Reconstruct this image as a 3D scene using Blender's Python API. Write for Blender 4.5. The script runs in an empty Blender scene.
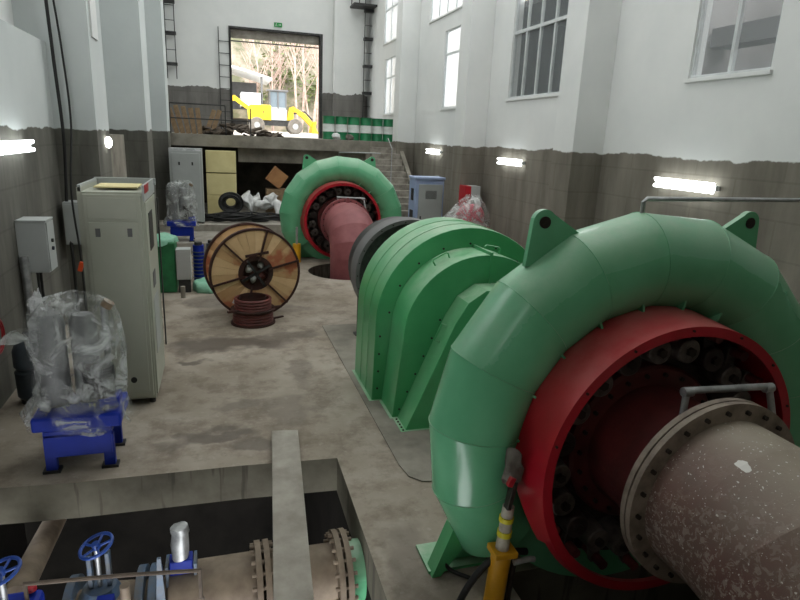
import bpy, bmesh, math, random
from mathutils import Vector, Matrix, Euler, noise
from mathutils.geometry import tessellate_polygon
PI = math.pi
random.seed(7)
C = bpy.context.scene.collection

# ------------------------------------------------------------------ camera
cam_d = bpy.data.cameras.new('camera'); cam = bpy.data.objects.new('camera', cam_d); C.objects.link(cam)
cam_d.sensor_width = 36; cam_d.lens = 595/800*36; cam_d.clip_start = .05; cam_d.clip_end = 400
Rm = Matrix(((0.9583709, 0.0339819, -0.2834967), (-0.2822774, 0.2621148, -0.9228301), (0.0429491, 0.9644382, 0.2607955)))
cam.matrix_world = Matrix.Translation((0, 0, 2.8)) @ Rm.to_4x4()
bpy.context.scene.camera = cam
# ------------------------------------------------------------------ world, sun, area lights, exposure
W = bpy.data.worlds.new('sky'); bpy.context.scene.world = W; W.use_nodes = True
wb = W.node_tree.nodes['Background']; wb.inputs[0].default_value = (.97, .985, 1, 1); wb.inputs[1].default_value = 5.0
def area(name, loc, rot, sx, sy, power, col=(.98, 1, .985)):
    l = bpy.data.lights.new(name, 'AREA'); l.shape = 'RECTANGLE'; l.size = sx; l.size_y = sy; l.energy = power; l.color = col
    o = bpy.data.objects.new(name, l); C.objects.link(o); o.location = loc; o.rotation_euler = rot
    return o
area('window_daylight', (5.7, 14, 8.2), (0, math.radians(66), 0), 3, 14, 190)
area('window_daylight', (-2.1, 13, 8.4), (0, math.radians(-68), 0), 3, 16, 330)
area('roof_fill_light', (3.0, 12.8, 10.6), (0, 0, 0), 4, 21, 390)  # added fill lamp under the closed ceiling, no skylight there
vs = bpy.context.scene.view_settings
vs.view_transform = 'Standard'; vs.look = 'None'; vs.gamma = 1; vs.use_curve_mapping = False; vs.exposure = 0.14

# ------------------------------------------------------------------ materials
def lin(c):
    return tuple((v/255/12.92 if v/255 <= .04045 else ((v/255+.055)/1.055)**2.4) for v in c) + (1,)
class N:
    def __init__(s, name):
        s.m = bpy.data.materials.new(name); s.m.use_nodes = True; s.t = s.m.node_tree; s.p = s.t.nodes['Principled BSDF']
    def n(s, kind, **kw):
        x = s.t.nodes.new(kind)
        for k, v in kw.items(): setattr(x, k, v)
        return x
    def l(s, a, b): s.t.links.new(a, b)
    def noise(s, scale, detail=4, vec=None, rough=.6, dist=0):
        x = s.n('ShaderNodeTexNoise'); x.inputs['Scale'].default_value = scale; x.inputs['Detail'].default_value = detail
        x.inputs['Roughness'].default_value = rough; x.inputs['Distortion'].default_value = dist
        if vec is not None: s.l(vec, x.inputs['Vector'])
        return x.outputs['Fac']
    def ramp(s, fac, a, b):
        x = s.n('ShaderNodeMapRange'); x.inputs['From Min'].default_value = a; x.inputs['From Max'].default_value = b; x.clamp = True
        s.l(fac, x.inputs['Value']); return x.outputs[0]
    def mix(s, fac, a, b):
        x = s.n('ShaderNodeMix', data_type='RGBA')
        for inp, v in ((x.inputs[0], fac), (x.inputs[6], a), (x.inputs[7], b)):
            if isinstance(v, (tuple, float, int)): inp.default_value = v
            else: s.l(v, inp)
        return x.outputs[2]
    def math(s, op, a, b=None):
        x = s.n('ShaderNodeMath', operation=op)
        for inp, v in zip(x.inputs, (a, b)):
            if v is None: continue
            if isinstance(v, (float, int)): inp.default_value = v
            else: s.l(v, inp)
        return x.outputs[0]
    def pos(s):
        return s.n('ShaderNodeNewGeometry').outputs['Position']
    def obj(s): return s.n('ShaderNodeTexCoord').outputs['Object']
    def bump(s, h, strength=.3, dist=.01):
        x = s.n('ShaderNodeBump'); x.inputs['Strength'].default_value = strength; x.inputs['Distance'].default_value = dist
        s.l(h, x.inputs['Height']); s.l(x.outputs[0], s.p.inputs['Normal'])
def mat(name, c1, c2=None, scale=6, rough=.6, metal=0, lo=.35, hi=.7, bump=.15, spec=.5, coat=0):
    m = N(name); c1 = lin(c1); c2 = lin(c2) if c2 else tuple(v*.8 for v in c1[:3]) + (1,)
    f = m.noise(scale, 5, m.obj())
    m.l(m.mix(m.ramp(f, lo, hi), c1, c2), m.p.inputs['Base Color'])
    m.p.inputs['Roughness'].default_value = rough; m.p.inputs['Metallic'].default_value = metal
    m.p.inputs['Specular IOR Level'].default_value = spec; m.p.inputs['Coat Weight'].default_value = coat
    if bump: m.bump(m.noise(scale*6, 3, m.obj()), bump)
    return m.m
def wall_mat(name, bound, white, white2, g1, g2, amp=.16, blockf=.9):
    m = N(name); P = m.pos(); sp = m.n('ShaderNodeSeparateXYZ'); m.l(P, sp.inputs[0])
    edge = m.math('ADD', sp.outputs[2], m.math('MULTIPLY', m.math('SUBTRACT', m.noise(blockf, 5, P, .7), .5), amp*2.2))
    isw = m.ramp(edge, bound-.008, bound+.008)
    W_ = m.mix(m.ramp(m.noise(.7, 4, P), .3, .7), lin(white), lin(white2))
    mp = m.n('ShaderNodeMapping'); mp.inputs['Scale'].default_value = (1.6, 1.6, .35); m.l(P, mp.inputs[0])
    G = m.mix(m.ramp(m.noise(1.6, 6, mp.outputs[0]), .33, .68), lin(g1), lin(g2))
    br = m.n('ShaderNodeTexBrick'); br.inputs['Scale'].default_value = 1; br.inputs['Brick Width'].default_value = 1.3; br.inputs['Row Height'].default_value = .42
    br.inputs['Mortar Size'].default_value = .012; br.inputs['Color1'].default_value = (1, 1, 1, 1); br.inputs['Color2'].default_value = (.9, .9, .9, 1); br.inputs['Mortar'].default_value = (.72, .72, .7, 1)
    cb = m.n('ShaderNodeCombineXYZ'); m.l(m.math('ADD', sp.outputs[0], sp.outputs[1]), cb.inputs[0]); m.l(sp.outputs[2], cb.inputs[1]); m.l(cb.outputs[0], br.inputs['Vector'])
    mu = m.n('ShaderNodeMix', data_type='RGBA', blend_type='MULTIPLY'); mu.inputs[0].default_value = .55; m.l(G, mu.inputs[6]); m.l(br.outputs['Color'], mu.inputs[7])
    m.l(m.mix(isw, mu.outputs[2], W_), m.p.inputs['Base Color']); m.p.inputs['Roughness'].default_value = .85
    m.p.inputs['Specular IOR Level'].default_value = .2
    m.bump(m.noise(9, 5, P), .25)
    return m.m
WHITE = (230, 231, 229); WHITE2 = (218, 220, 219)
M = {}
M['wall_r'] = wall_mat('painted_wall_over_concrete', 2.72, WHITE, WHITE2, (136, 131, 120), (106, 101, 92), .12)
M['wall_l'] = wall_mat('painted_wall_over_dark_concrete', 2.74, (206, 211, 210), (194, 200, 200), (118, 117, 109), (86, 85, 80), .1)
M['wall_b'] = wall_mat('painted_end_wall', 4.4, WHITE, WHITE2, (128, 126, 122), (104, 102, 99), .35, .45)
M['white'] = mat('white_paint', WHITE, WHITE2, 1.5, .8)
M['conc'] = mat('grey_concrete', (150, 145, 134), (112, 107, 98), 2.2, .9, spec=.2, bump=.3)
M['concdark'] = mat('dark_concrete', (92, 88, 80), (60, 57, 52), 2, .9, spec=.2, bump=.3)
M['debris'] = mat('brown_grey_debris', (104, 92, 80), (62, 54, 48), 3, .9)
M['pitconc'] = mat('pit_shade_concrete', (34, 32, 29), (20, 19, 17), 2, .9, spec=.1)  # concrete blackened to carry the darkness of the unlit pit
M['conclight'] = mat('pale_concrete', (170, 165, 155), (128, 122, 112), 3, .9, spec=.2, bump=.3)
M['steps'] = mat('dusty_step_concrete', (158, 152, 142), (110, 104, 96), 5, .9, spec=.2, bump=.4)
# floor with damp stains that have a shape of their own
m = N('dusty_concrete_floor'); P = m.pos()
base = m.mix(m.ramp(m.noise(.55, 6, P, .62), .36, .64), lin((166, 157, 144)), lin((130, 120, 105)))
base = m.mix(m.math('MULTIPLY', m.ramp(m.noise(2.4, 7, P, .72), .47, .62), .55), base, lin((100, 88, 75)))
base = m.mix(m.math('MULTIPLY', m.ramp(m.noise(14, 3, P), .6, .75), .25), base, lin((196, 190, 182)))
nz = m.n('ShaderNodeTexNoise'); nz.inputs['Scale'].default_value = 2.2; nz.inputs['Detail'].default_value = 6; m.l(P, nz.inputs['Vector'])
vm = m.n('ShaderNodeVectorMath', operation='MULTIPLY_ADD'); m.l(nz.outputs['Color'], vm.inputs[0]); vm.inputs[1].default_value = (.9, .9, 0); m.l(P, vm.inputs[2])
acc = None
for (x, y, sx, sy, k) in ((0.05, 8.05, .85, .28, .8), (-.42, 7.42, .22, .09, .8), (.85, 8.3, .5, .2, .6), (-.15, 5.4, .45, .16, .7), (.25, 5.15, .3, .14, .6), (.15, 6.0, .3, .18, .45),
                          (.85, 6.9, .22, .5, .4), (.6, 5.75, .25, .4, .35), (-.3, 10.2, .35, .5, .5), (1.0, 9.6, .6, .2, .3), (1.2, 3.0, .22, .7, .4), (1.75, 4.9, .3, .2, .9)):
    sb = m.n('ShaderNodeVectorMath', operation='SUBTRACT'); m.l(vm.outputs[0], sb.inputs[0]); sb.inputs[1].default_value = (x+.45, y+.45, 0)
    dv = m.n('ShaderNodeVectorMath', operation='DIVIDE'); m.l(sb.outputs[0], dv.inputs[0]); dv.inputs[1].default_value = (sx, sy, 1)
    ln = m.n('ShaderNodeVectorMath', operation='LENGTH'); m.l(dv.outputs[0], ln.inputs[0])
    b = m.math('MULTIPLY', m.math('SUBTRACT', 1.0, m.ramp(ln.outputs['Value'], .75, 1.15)), k)
    acc = b if acc is None else m.math('MAXIMUM', acc, b)
m.l(m.mix(acc, base, lin((78, 68, 60))), m.p.inputs['Base Color'])
m.p.inputs['Specular IOR Level'].default_value = .3
m.l(m.math('SUBTRACT', .8, m.math('MULTIPLY', acc, .35)), m.p.inputs['Roughness'])
m.bump(m.noise(7, 6, P), .35)
M['floor'] = m.m
def enamel(name, c1, c2, pale_tone, k, rough):
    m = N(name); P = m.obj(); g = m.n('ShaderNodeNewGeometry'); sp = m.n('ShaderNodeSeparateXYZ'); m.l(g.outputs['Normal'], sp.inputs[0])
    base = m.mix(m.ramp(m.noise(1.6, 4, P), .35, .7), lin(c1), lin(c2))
    d = m.math('MULTIPLY', m.math('MULTIPLY', m.ramp(sp.outputs[2], .25, .95), m.ramp(m.noise(2.6, 6, P, .7), .3, .62)), k)  # up-facing faces paled: settled dust plus sheen from above painted in
    m.l(m.mix(d, base, lin(pale_tone)), m.p.inputs['Base Color']); m.l(m.math('ADD', rough, m.math('MULTIPLY', d, .5)), m.p.inputs['Roughness']); m.p.inputs['Coat Weight'].default_value = .2
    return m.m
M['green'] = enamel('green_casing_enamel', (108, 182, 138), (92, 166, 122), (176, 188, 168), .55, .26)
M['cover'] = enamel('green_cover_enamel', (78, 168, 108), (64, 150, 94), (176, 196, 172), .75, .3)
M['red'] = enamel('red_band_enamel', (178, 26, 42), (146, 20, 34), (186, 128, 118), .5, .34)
M['darkred'] = mat('dark_red_primer', (104, 40, 38), (70, 32, 30), 4, .55)
M['gate'] = mat('shaded_dark_casting', (62, 52, 48), (34, 29, 27), 8, .5, metal=.2)  # dark casting, deepened further for the shade inside the ring cavity
M['gatelight'] = mat('bare_grey_casting', (112, 104, 98), (52, 46, 43), 11, .5, metal=.3)
M['black'] = mat('black_rubber', (28, 28, 28), (18, 18, 18), 8, .6)
M['bolt'] = mat('dark_bolt_steel', (60, 52, 46), (38, 34, 30), 20, .5, metal=.5)
M['flange'] = mat('dull_flange_steel', (150, 138, 124), (104, 92, 82), 9, .6, metal=.15)
M['galv'] = mat('galvanised_steel', (178, 180, 180), (140, 142, 142), 14, .4, metal=.5)
M['steel'] = mat('dark_steel', (66, 66, 66), (44, 44, 44), 10, .5, metal=.4)
m = N('dusty_red_pipe_paint'); P = m.obj(); sp = m.n('ShaderNodeSeparateXYZ'); m.l(P, sp.inputs[0])
pale_tone = m.mix(m.ramp(m.noise(1.8, 5, P), .3, .7), lin((162, 153, 136)), lin((136, 125, 109)))
redp = m.mix(m.ramp(m.noise(5, 5, P), .4, .65), lin((108, 76, 68)), lin((88, 58, 52)))
side = m.ramp(m.math('ADD', sp.outputs[0], m.math('MULTIPLY', m.noise(2.5, 5, P), .5)), -.28, .3)
col = m.mix(side, redp, pale_tone)
spk = m.math('MULTIPLY', m.ramp(m.noise(30, 4, P, .65, .8), .52, .57), m.ramp(m.noise(3.2, 4, P), .36, .5))
low = m.math('SUBTRACT', 1.0, m.ramp(sp.outputs[2], .75, 1.4))
col = m.mix(m.math('MULTIPLY', m.math('MULTIPLY', spk, low), .7), col, lin((176, 168, 158)))
dot = m.ramp(m.noise(70, 1, P), .70, .72)
col = m.mix(m.math('MULTIPLY', dot, .8), col, lin((222, 218, 210)))
nv = m.n('ShaderNodeTexNoise'); nv.inputs['Scale'].default_value = 14; m.l(P, nv.inputs['Vector'])
sm = m.n('ShaderNodeVectorMath', operation='MULTIPLY_ADD'); m.l(nv.outputs['Color'], sm.inputs[0]); sm.inputs[1].default_value = (.06, .06, .06); m.l(P, sm.inputs[2])
sq = m.n('ShaderNodeVectorMath', operation='SUBTRACT'); m.l(sm.outputs[0], sq.inputs[0]); sq.inputs[1].default_value = (-.187, -1.135, 1.397)
sd = m.n('ShaderNodeVectorMath', operation='DIVIDE'); m.l(sq.outputs[0], sd.inputs[0]); sd.inputs[1].default_value = (.022, .06, .05)
sl = m.n('ShaderNodeVectorMath', operation='LENGTH'); m.l(sd.outputs[0], sl.inputs[0])
col = m.mix(m.math('LESS_THAN', sl.outputs['Value'], .8), col, lin((226, 224, 218)))
m.l(col, m.p.inputs['Base Color']); m.p.inputs['Roughness'].default_value = .55; m.bump(spk, .2)
M['dustpipe'] = m.m
M['pinkpipe'] = mat('faded_red_pipe_paint', (150, 88, 90), (120, 60, 64), 2, .55)
M['cab'] = mat('grey_green_cabinet_paint', (176, 178, 164), (168, 170, 156), 2, .45, bump=.02)
M['cabgrey'] = mat('light_grey_cabinet_paint', (176, 180, 178), (166, 170, 168), 2, .45, bump=.02)
M['cabblue'] = mat('pale_blue_cabinet_paint', (168, 182, 214), (150, 168, 206), 2, .45, bump=.02)
M['blue'] = mat('blue_enamel', (12, 42, 150), (10, 36, 128), 3, .55, bump=.03, spec=.25)
M['valveblue'] = mat('dull_blue_valve_paint', (66, 92, 120), (92, 90, 82), 8, .5)
M['wheelblue'] = mat('blue_handwheel_paint', (40, 78, 160), (30, 60, 130), 8, .4)
M['rustpipe'] = mat('dusty_brown_pipe', (132, 118, 100), (96, 82, 68), 5, .7)
M['tank'] = mat('grey_tank_paint', (120, 122, 122), (104, 106, 106), 3, .4, bump=.03)
M['yellow'] = mat('yellow_enamel', (226, 168, 30), (200, 146, 24), 5, .4)
M['yellowtape'] = mat('yellow_tape', (226, 214, 40), (206, 190, 30), 8, .5)
M['cloth'] = mat('dirty_grey_cloth', (120, 114, 106), (78, 72, 66), 12, .95)
M['whitecloth'] = mat('off_white_wrapping', (196, 190, 176), (160, 154, 140), 14, .9)
M['foam'] = mat('cream_foam_board', (226, 214, 160), (212, 198, 142), 2, .8)
M['card'] = mat('brown_cardboard', (168, 122, 78), (148, 104, 66), 3, .8)
M['timber'] = mat('old_timber', (146, 122, 92), (102, 82, 60), 8, .8)
m = N('pale_drum_wood'); P = m.obj()
mp = m.n('ShaderNodeMapping'); mp.inputs['Scale'].default_value = (1, 1, 1); m.l(P, mp.inputs[0])
f = m.noise(5, 5, P); sx = m.n('ShaderNodeSeparateXYZ'); m.l(P, sx.inputs[0])
ag = m.math('FLOOR', m.math('MULTIPLY', m.math('ADD', m.math('ARCTAN2', sx.outputs[2], sx.outputs[0]), PI), 28/(2*PI)))
wn = m.n('ShaderNodeTexWhiteNoise', noise_dimensions='1D'); m.l(ag, wn.inputs['W'])
m.l(m.mix(m.ramp(m.noise(2.4, 3, P), .52, .62), m.mix(m.math('ADD', m.math('MULTIPLY', wn.outputs['Value'], .75), m.math('MULTIPLY', m.ramp(f, .3, .7), .25)), lin((236, 204, 156)), lin((176, 132, 86))), lin((182, 110, 76))), m.p.inputs['Base Color'])
m.p.inputs['Roughness'].default_value = .8; m.bump(f, .2)
M['drumwood'] = m.m
M['drumrust'] = mat('rusty_dark_iron', (70, 38, 30), (44, 26, 22), 8, .7)
M['hose'] = mat('red_brown_hose', (110, 52, 46), (84, 40, 36), 10, .5)
M['darkcyl'] = mat('dark_slate_cylinder_paint', (58, 68, 74), (44, 52, 58), 6, .5)
M['barrelgreen'] = mat('green_drum_paint', (22, 124, 76), (18, 104, 64), 5, .4)
M['barrelwhite'] = mat('white_drum_paint', (222, 226, 224), (200, 204, 200), 5, .4)
M['frame'] = mat('white_window_frame', (206, 210, 210), (190, 194, 194), 8, .5)
M['sheet'] = mat('green_sheet_cloth', (38, 120, 72), (24, 92, 54), 6, .6)
M['teal'] = mat('pale_green_sheet', (136, 190, 164), (110, 168, 140), 8, .6)
M['bagwhite'] = mat('white_plastic_sack', (222, 222, 220), (176, 178, 178), 6, .45, bump=.4)
M['bagpink'] = mat('red_sack_cloth', (190, 90, 104), (160, 50, 68), 4, .5, bump=.4)
M['roomgrey'] = mat('grey_room_plaster', (150, 148, 146), (132, 130, 128), 1.5, .9)
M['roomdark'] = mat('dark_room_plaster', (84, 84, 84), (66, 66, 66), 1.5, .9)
M['duct'] = mat('dark_grey_duct', (104, 104, 104), (92, 92, 92), 2, .6)
M['ground'] = mat('pale_dirt_ground', (206, 198, 186), (166, 156, 144), .6, .95, bump=.4)
M['hill'] = mat('scrubby_hillside', (150, 138, 122), (92, 92, 70), .8, .95, lo=.4, hi=.6, bump=.6)
M['twig'] = mat('pale_bare_bark', (190, 168, 156), (150, 126, 114), 6, .9)
M['leaf'] = mat('dull_green_foliage', (122, 132, 84), (84, 96, 58), 6, .9)
M['shedroof'] = mat('white_shed_roofing', (236, 238, 240), (220, 224, 226), 3, .6)
M['loader'] = mat('yellow_loader_paint', (232, 196, 40), (214, 176, 30), 2, .45)
M['tyre'] = mat('dusty_tyre', (120, 114, 106), (92, 88, 82), 5, .9)
M['cabglass'] = mat('dim_cab_glass', (120, 132, 140), (104, 116, 124), 1, .15)
M['redpaint'] = mat('red_sheet_metal', (176, 26, 40), (150, 20, 32), 3, .4)
M['orange'] = mat('orange_plastic', (226, 90, 30), (200, 70, 24), 4, .5)
M['signgreen'] = mat('green_sign_plastic', (30, 150, 70), (24, 130, 60), 4, .5)
def emis(name, col, k):
    m = N(name); m.p.inputs['Emission Color'].default_value = lin(col); m.p.inputs['Emission Strength'].default_value = k; m.p.inputs['Base Color'].default_value = lin(col); return m.m
M['tube'] = emis('lit_fluorescent_tube', (250, 255, 255), 9)
M['bulb'] = emis('lit_lamp_glass', (255, 255, 250), 8)
def film(name, col, alo, ahi, scale=4, rough=.22):
    m = N(name); P = m.obj(); m.p.inputs['Base Color'].default_value = lin(col); m.p.inputs['Roughness'].default_value = rough
    n1 = m.noise(scale, 6, P, .65, .8); m.bump(m.noise(scale*2.5, 5, P, .6, 1.2), .9, .04)
    x = m.n('ShaderNodeMapRange'); x.inputs['From Min'].default_value = .44; x.inputs['From Max'].default_value = .66
    x.inputs['To Min'].default_value = alo; x.inputs['To Max'].default_value = ahi; m.l(n1, x.inputs['Value']); m.l(x.outputs[0], m.p.inputs['Alpha'])
    return m.m
M['film'] = film('milky_plastic_film', (206, 210, 208), .04, .8, 3)
M['film2'] = film('white_plastic_film', (228, 230, 230), .6, .95, 8)
m = N('window_glass'); m.p.inputs['Base Color'].default_value = (.8, .86, .88, 1); m.p.inputs['Roughness'].default_value = .08; m.p.inputs['Alpha'].default_value = .1; M['glass'] = m.m
m = N('milky_window_film'); m.p.inputs['Base Color'].default_value = (.9, .92, .93, 1); m.p.inputs['Roughness'].default_value = .3; m.p.inputs['Transmission Weight'].default_value = .75
mk = m.noise(2.5, 4, m.obj()); m.bump(mk, .6, .05); m.p.inputs['Alpha'].default_value = .8; M['milk'] = m.m

# ------------------------------------------------------------------ mesh helpers
class MB:
    def __init__(s): s.b = bmesh.new()
    def box(s, c, d, rot=(0, 0, 0), mi=0):
        mt = Matrix.Translation(c) @ Euler(rot).to_matrix().to_4x4() @ Matrix.Diagonal((d[0], d[1], d[2], 1))
        r = bmesh.ops.create_cube(s.b, size=1, matrix=mt)
        if mi:
            for f in {f for v in r['verts'] for f in v.link_faces}: f.material_index = mi
        return s
    def bx(s, x0, x1, y0, y1, z0, z1, mi=0): return s.box(((x0+x1)/2, (y0+y1)/2, (z0+z1)/2), (x1-x0, y1-y0, z1-z0), mi=mi)
    def cyl(s, a, b, r0, r1=None, n=20, cap=True, mi=0):
        a = Vector(a); b = Vector(b); r1 = r0 if r1 is None else r1; d = b-a
        q = d.to_track_quat('Z', 'Y').to_matrix().to_4x4()
        r = bmesh.ops.create_cone(s.b, cap_ends=cap, segments=n, radius1=r0, radius2=r1, depth=d.length, matrix=Matrix.Translation((a+b)/2) @ q)
        if mi:
            for f in {f for v in r['verts'] for f in v.link_faces}: f.material_index = mi
        return s
    def tube(s, pts, r, n=10, closed=False):
        pts = [Vector(p) for p in pts]; rings = []; L = len(pts); up = None
        for i, p in enumerate(pts):
            if closed: d = pts[(i+1) % L]-pts[i-1]
            else: d = pts[min(i+1, L-1)]-pts[max(i-1, 0)]
            d.normalize()
            if up is None: up = d.orthogonal().normalized()
            up = (up - d*up.dot(d)).normalized(); v = d.cross(up)
            rr = r[i] if isinstance(r, (list, tuple)) else r
            rings.append([s.b.verts.new(p+(up*math.cos(2*PI*k/n)+v*math.sin(2*PI*k/n))*rr) for k in range(n)])
        for i in range(L if closed else L-1):
            A, B = rings[i], rings[(i+1) % L]
            for k in range(n): s.b.faces.new((A[k], A[(k+1) % n], B[(k+1) % n], B[k]))
        if not closed: s.b.faces.new(rings[0][::-1]); s.b.faces.new(rings[-1])
        return s
    def lathe(s, prof, mt=None, n=48, a0=0, a1=2*PI):
        """profile of (radius, height) spun about local Z; mt places it"""
        mt = mt or Matrix.Identity(4); full = abs(a1-a0-2*PI) < 1e-5; rows = []
        K = n if full else n+1
        for k in range(K):
            a = a0+(a1-a0)*k/n
            rows.append([s.b.verts.new(mt @ Vector((r*math.cos(a), r*math.sin(a), h))) for r, h in prof])
        for k in range(n):
            A, B = rows[k], rows[(k+1) % K]
            for j in range(len(prof)-1):
                try: s.b.faces.new((A[j], B[j], B[j+1], A[j+1]))
                except ValueError: pass
        return s
    def prism(s, poly, h0, h1, mt=None):
        mt = mt or Matrix.Identity(4)
        a = [s.b.verts.new(mt @ Vector((x, y, h0))) for x, y in poly]; b = [s.b.verts.new(mt @ Vector((x, y, h1))) for x, y in poly]
        s.b.faces.new(a[::-1]); s.b.faces.new(b); L = len(a)
        for i in range(L): s.b.faces.new((a[i], a[(i+1) % L], b[(i+1) % L], b[i]))
        return s
    def quad(s, *ps):
        s.b.faces.new([s.b.verts.new(p) for p in ps]); return s
    def build(s, name, m, parent=None, label=None, smooth=40, bevel=0, recalc=True, merge=0, solid=0):
        if merge: bmesh.ops.remove_doubles(s.b, verts=s.b.verts, dist=merge)
        if recalc: bmesh.ops.recalc_face_normals(s.b, faces=s.b.faces)
        me = bpy.data.meshes.new(name); s.b.to_mesh(me); s.b.free()
        for x in (m if isinstance(m, (list, tuple)) else [m]): me.materials.append(x if not isinstance(x, str) else M[x])
        if smooth:
            for p in me.polygons: p.use_smooth = True
            me.set_sharp_from_angle(angle=math.radians(smooth))
        o = bpy.data.objects.new(name, me); C.objects.link(o)
        if parent: o.parent = parent
        if label: o['label'] = label
        if solid:
            md = o.modifiers.new('thick', 'SOLIDIFY'); md.thickness = solid; md.offset = 0
        if bevel:
            md = o.modifiers.new('bevel', 'BEVEL'); md.width = bevel; md.segments = 2; md.limit_method = 'ANGLE'; md.angle_limit = math.radians(50)
        return o
YAX = Matrix.Rotation(-PI/2, 4, 'X')    # local z -> world +y ; x->x ; y -> -z
def yax(x=0, y=0, z=0): return Matrix.Translation((x, y, z)) @ Matrix(((1, 0, 0, 0), (0, 0, 1, 0), (0, 1, 0, 0), (0, 0, 0, 1)))   # (a, b, h) -> (a, h, b): polygon in xz, height along y
def tag(o, label, cat, group=None, kind=None):
    o['label'] = label; o['category'] = cat
    if group: o['group'] = group
    if kind: o['kind'] = kind
    return o
def struct(o): o['kind'] = 'structure'; return o
def thing(name, loc, label, cat, group=None, rz=0, s=1):
    o = bpy.data.objects.new(name, None); C.objects.link(o); o.location = loc; o.rotation_euler = (0, 0, rz); o.scale = (s, s, s); o.empty_display_size = .1
    return tag(o, label, cat, group)
def kids(o, table): return table.get(o.name, [])
def copy_tree(o, parent=None):
    table = {}
    for q in C.objects:
        if q.parent: table.setdefault(q.parent.name, []).append(q)
    def rec(a, p):
        c = a.copy(); C.objects.link(c)
        if p: c.parent = p
        for ch in table.get(a.name, []): rec(ch, c)
        return c
    return rec(o, parent)
def rough(o, amp, sc, seed=0):
    for v in o.data.vertices:
        v.co += noise.noise_vector(v.co*sc+Vector((seed, seed*2, 0)))*amp

# ------------------------------------------------------------------ setting: floor
pitL, pitR, pitN = -2.2, .92, 1.6
def circ(x, y, r, n=48): return [(x+r*math.cos(2*PI*k/n), y+r*math.sin(2*PI*k/n)) for k in range(n)]
pit = [(-2.2, 4.88), (-1.2, 4.81), (.1, 4.79), (.93, 4.74), (.91, 1.6), (-2.2, 1.6)]
TX = 2.58
wellN = [(1.75, 1.0), (1.75, 3.02), (3.5, 3.02), (3.5, 1.0)]
holeF = circ(2.58, 12.35, .84)
outer = [(-2.2, -1), (-2.2, 28), (5.9, 28), (5.9, -1)]
ms = MB()
loops = [outer, pit[::-1], wellN, holeF]
flat = [Vector((x, y, 0)) for lp in loops for x, y in lp]
vv = [ms.b.verts.new(p) for p in flat]
for t in tessellate_polygon([[Vector((x, y, 0)) for x, y in lp] for lp in loops]):
    ms.b.faces.new([vv[i] for i in t])
for f in ms.b.faces:
    f.normal_update()
    if f.normal.z < 0: f.normal_flip()
for e_pts, dep in ((pit, -.33), (wellN, -1.6), (holeF, -.5)):
    L = len(e_pts)
    for i in range(L):
        a, b = e_pts[i], e_pts[(i+1) % L]
        ms.quad((a[0], a[1], 0), (b[0], b[1], 0), (b[0], b[1], dep), (a[0], a[1], dep)); ms.b.faces.ensure_lookup_table(); ms.b.faces[-1].material_index = 1
m = N('stained_slab_edge_concrete'); P = m.pos(); mp = m.n('ShaderNodeMapping'); mp.inputs['Scale'].default_value = (5, 5, .5); m.l(P, mp.inputs[0])  # slab edges darker than the floor top, with streaked drip stains
eb = m.mix(m.ramp(m.noise(2.5, 5, P), .35, .65), lin((108, 104, 90)), lin((82, 78, 66)))
m.l(m.mix(m.math('MULTIPLY', m.ramp(m.noise(1.3, 3, mp.outputs[0]), .56, .6), .6), eb, lin((52, 46, 38))), m.p.inputs['Base Color']); m.p.inputs['Roughness'].default_value = .85
M['edge'] = m.m
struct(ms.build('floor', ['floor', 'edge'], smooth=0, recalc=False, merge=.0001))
# pit box below the slab
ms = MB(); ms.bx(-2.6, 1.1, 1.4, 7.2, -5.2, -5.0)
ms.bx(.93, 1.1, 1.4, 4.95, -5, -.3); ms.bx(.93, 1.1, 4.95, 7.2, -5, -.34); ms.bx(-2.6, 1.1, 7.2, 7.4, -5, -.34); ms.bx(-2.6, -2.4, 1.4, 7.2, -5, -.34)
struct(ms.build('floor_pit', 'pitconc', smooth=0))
ms = MB(); ms.bx(1.6, 3.8, .8, 3.4, -1.7, -1.6); struct(ms.build('floor_well', 'concdark', smooth=0))
ms = MB(); ms.lathe([(0, -1.2), (.84, -1.2), (.84, -.5)], Matrix.Translation((2.58, 12.35, 0))); struct(ms.build('floor_shaft', 'concdark'))
# darker machine foundation slab with rounded corner
ms = MB(); ms.prism([(1.42, 8.6), (1.44, 4.5), (1.47, 4.3), (1.56, 4.2), (1.75, 4.16), (3.9, 4.1), (3.9, 8.6)], .002, .014)
struct(ms.build('floor_foundation', 'conc', smooth=0))
# ceiling
ms = MB(); ms.bx(-2.6, 6.2, -1.3, 25.4, 11, 11.3); struct(ms.build('ceiling', 'white', smooth=0))

def wall_holes(axis, c0, c1, u0, u1, z0, z1, holes):
    """slab with rectangular openings; axis 'x': plane across x=c0..c1, u along y"""
    ms = MB(); us = sorted({u0, u1, *[h[i] for h in holes for i in (0, 1)]}); zs = sorted({z0, z1, *[h[i] for h in holes for i in (2, 3)]})
    for a, b in zip(us, us[1:]):
        run = None
        for p, q in zip(zs, zs[1:]):
            um, zm = (a+b)/2, (p+q)/2
            solid = not any(h[0] < um < h[1] and h[2] < zm < h[3] for h in holes)
            if solid:
                if run is None: run = [p, q]
                else: run[1] = q
            if (not solid or q == zs[-1]) and run:
                if axis == 'x': ms.bx(c0, c1, a, b, run[0], run[1])
                else: ms.bx(a, b, c0, c1, run[0], run[1])
                run = None
    return ms
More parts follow.
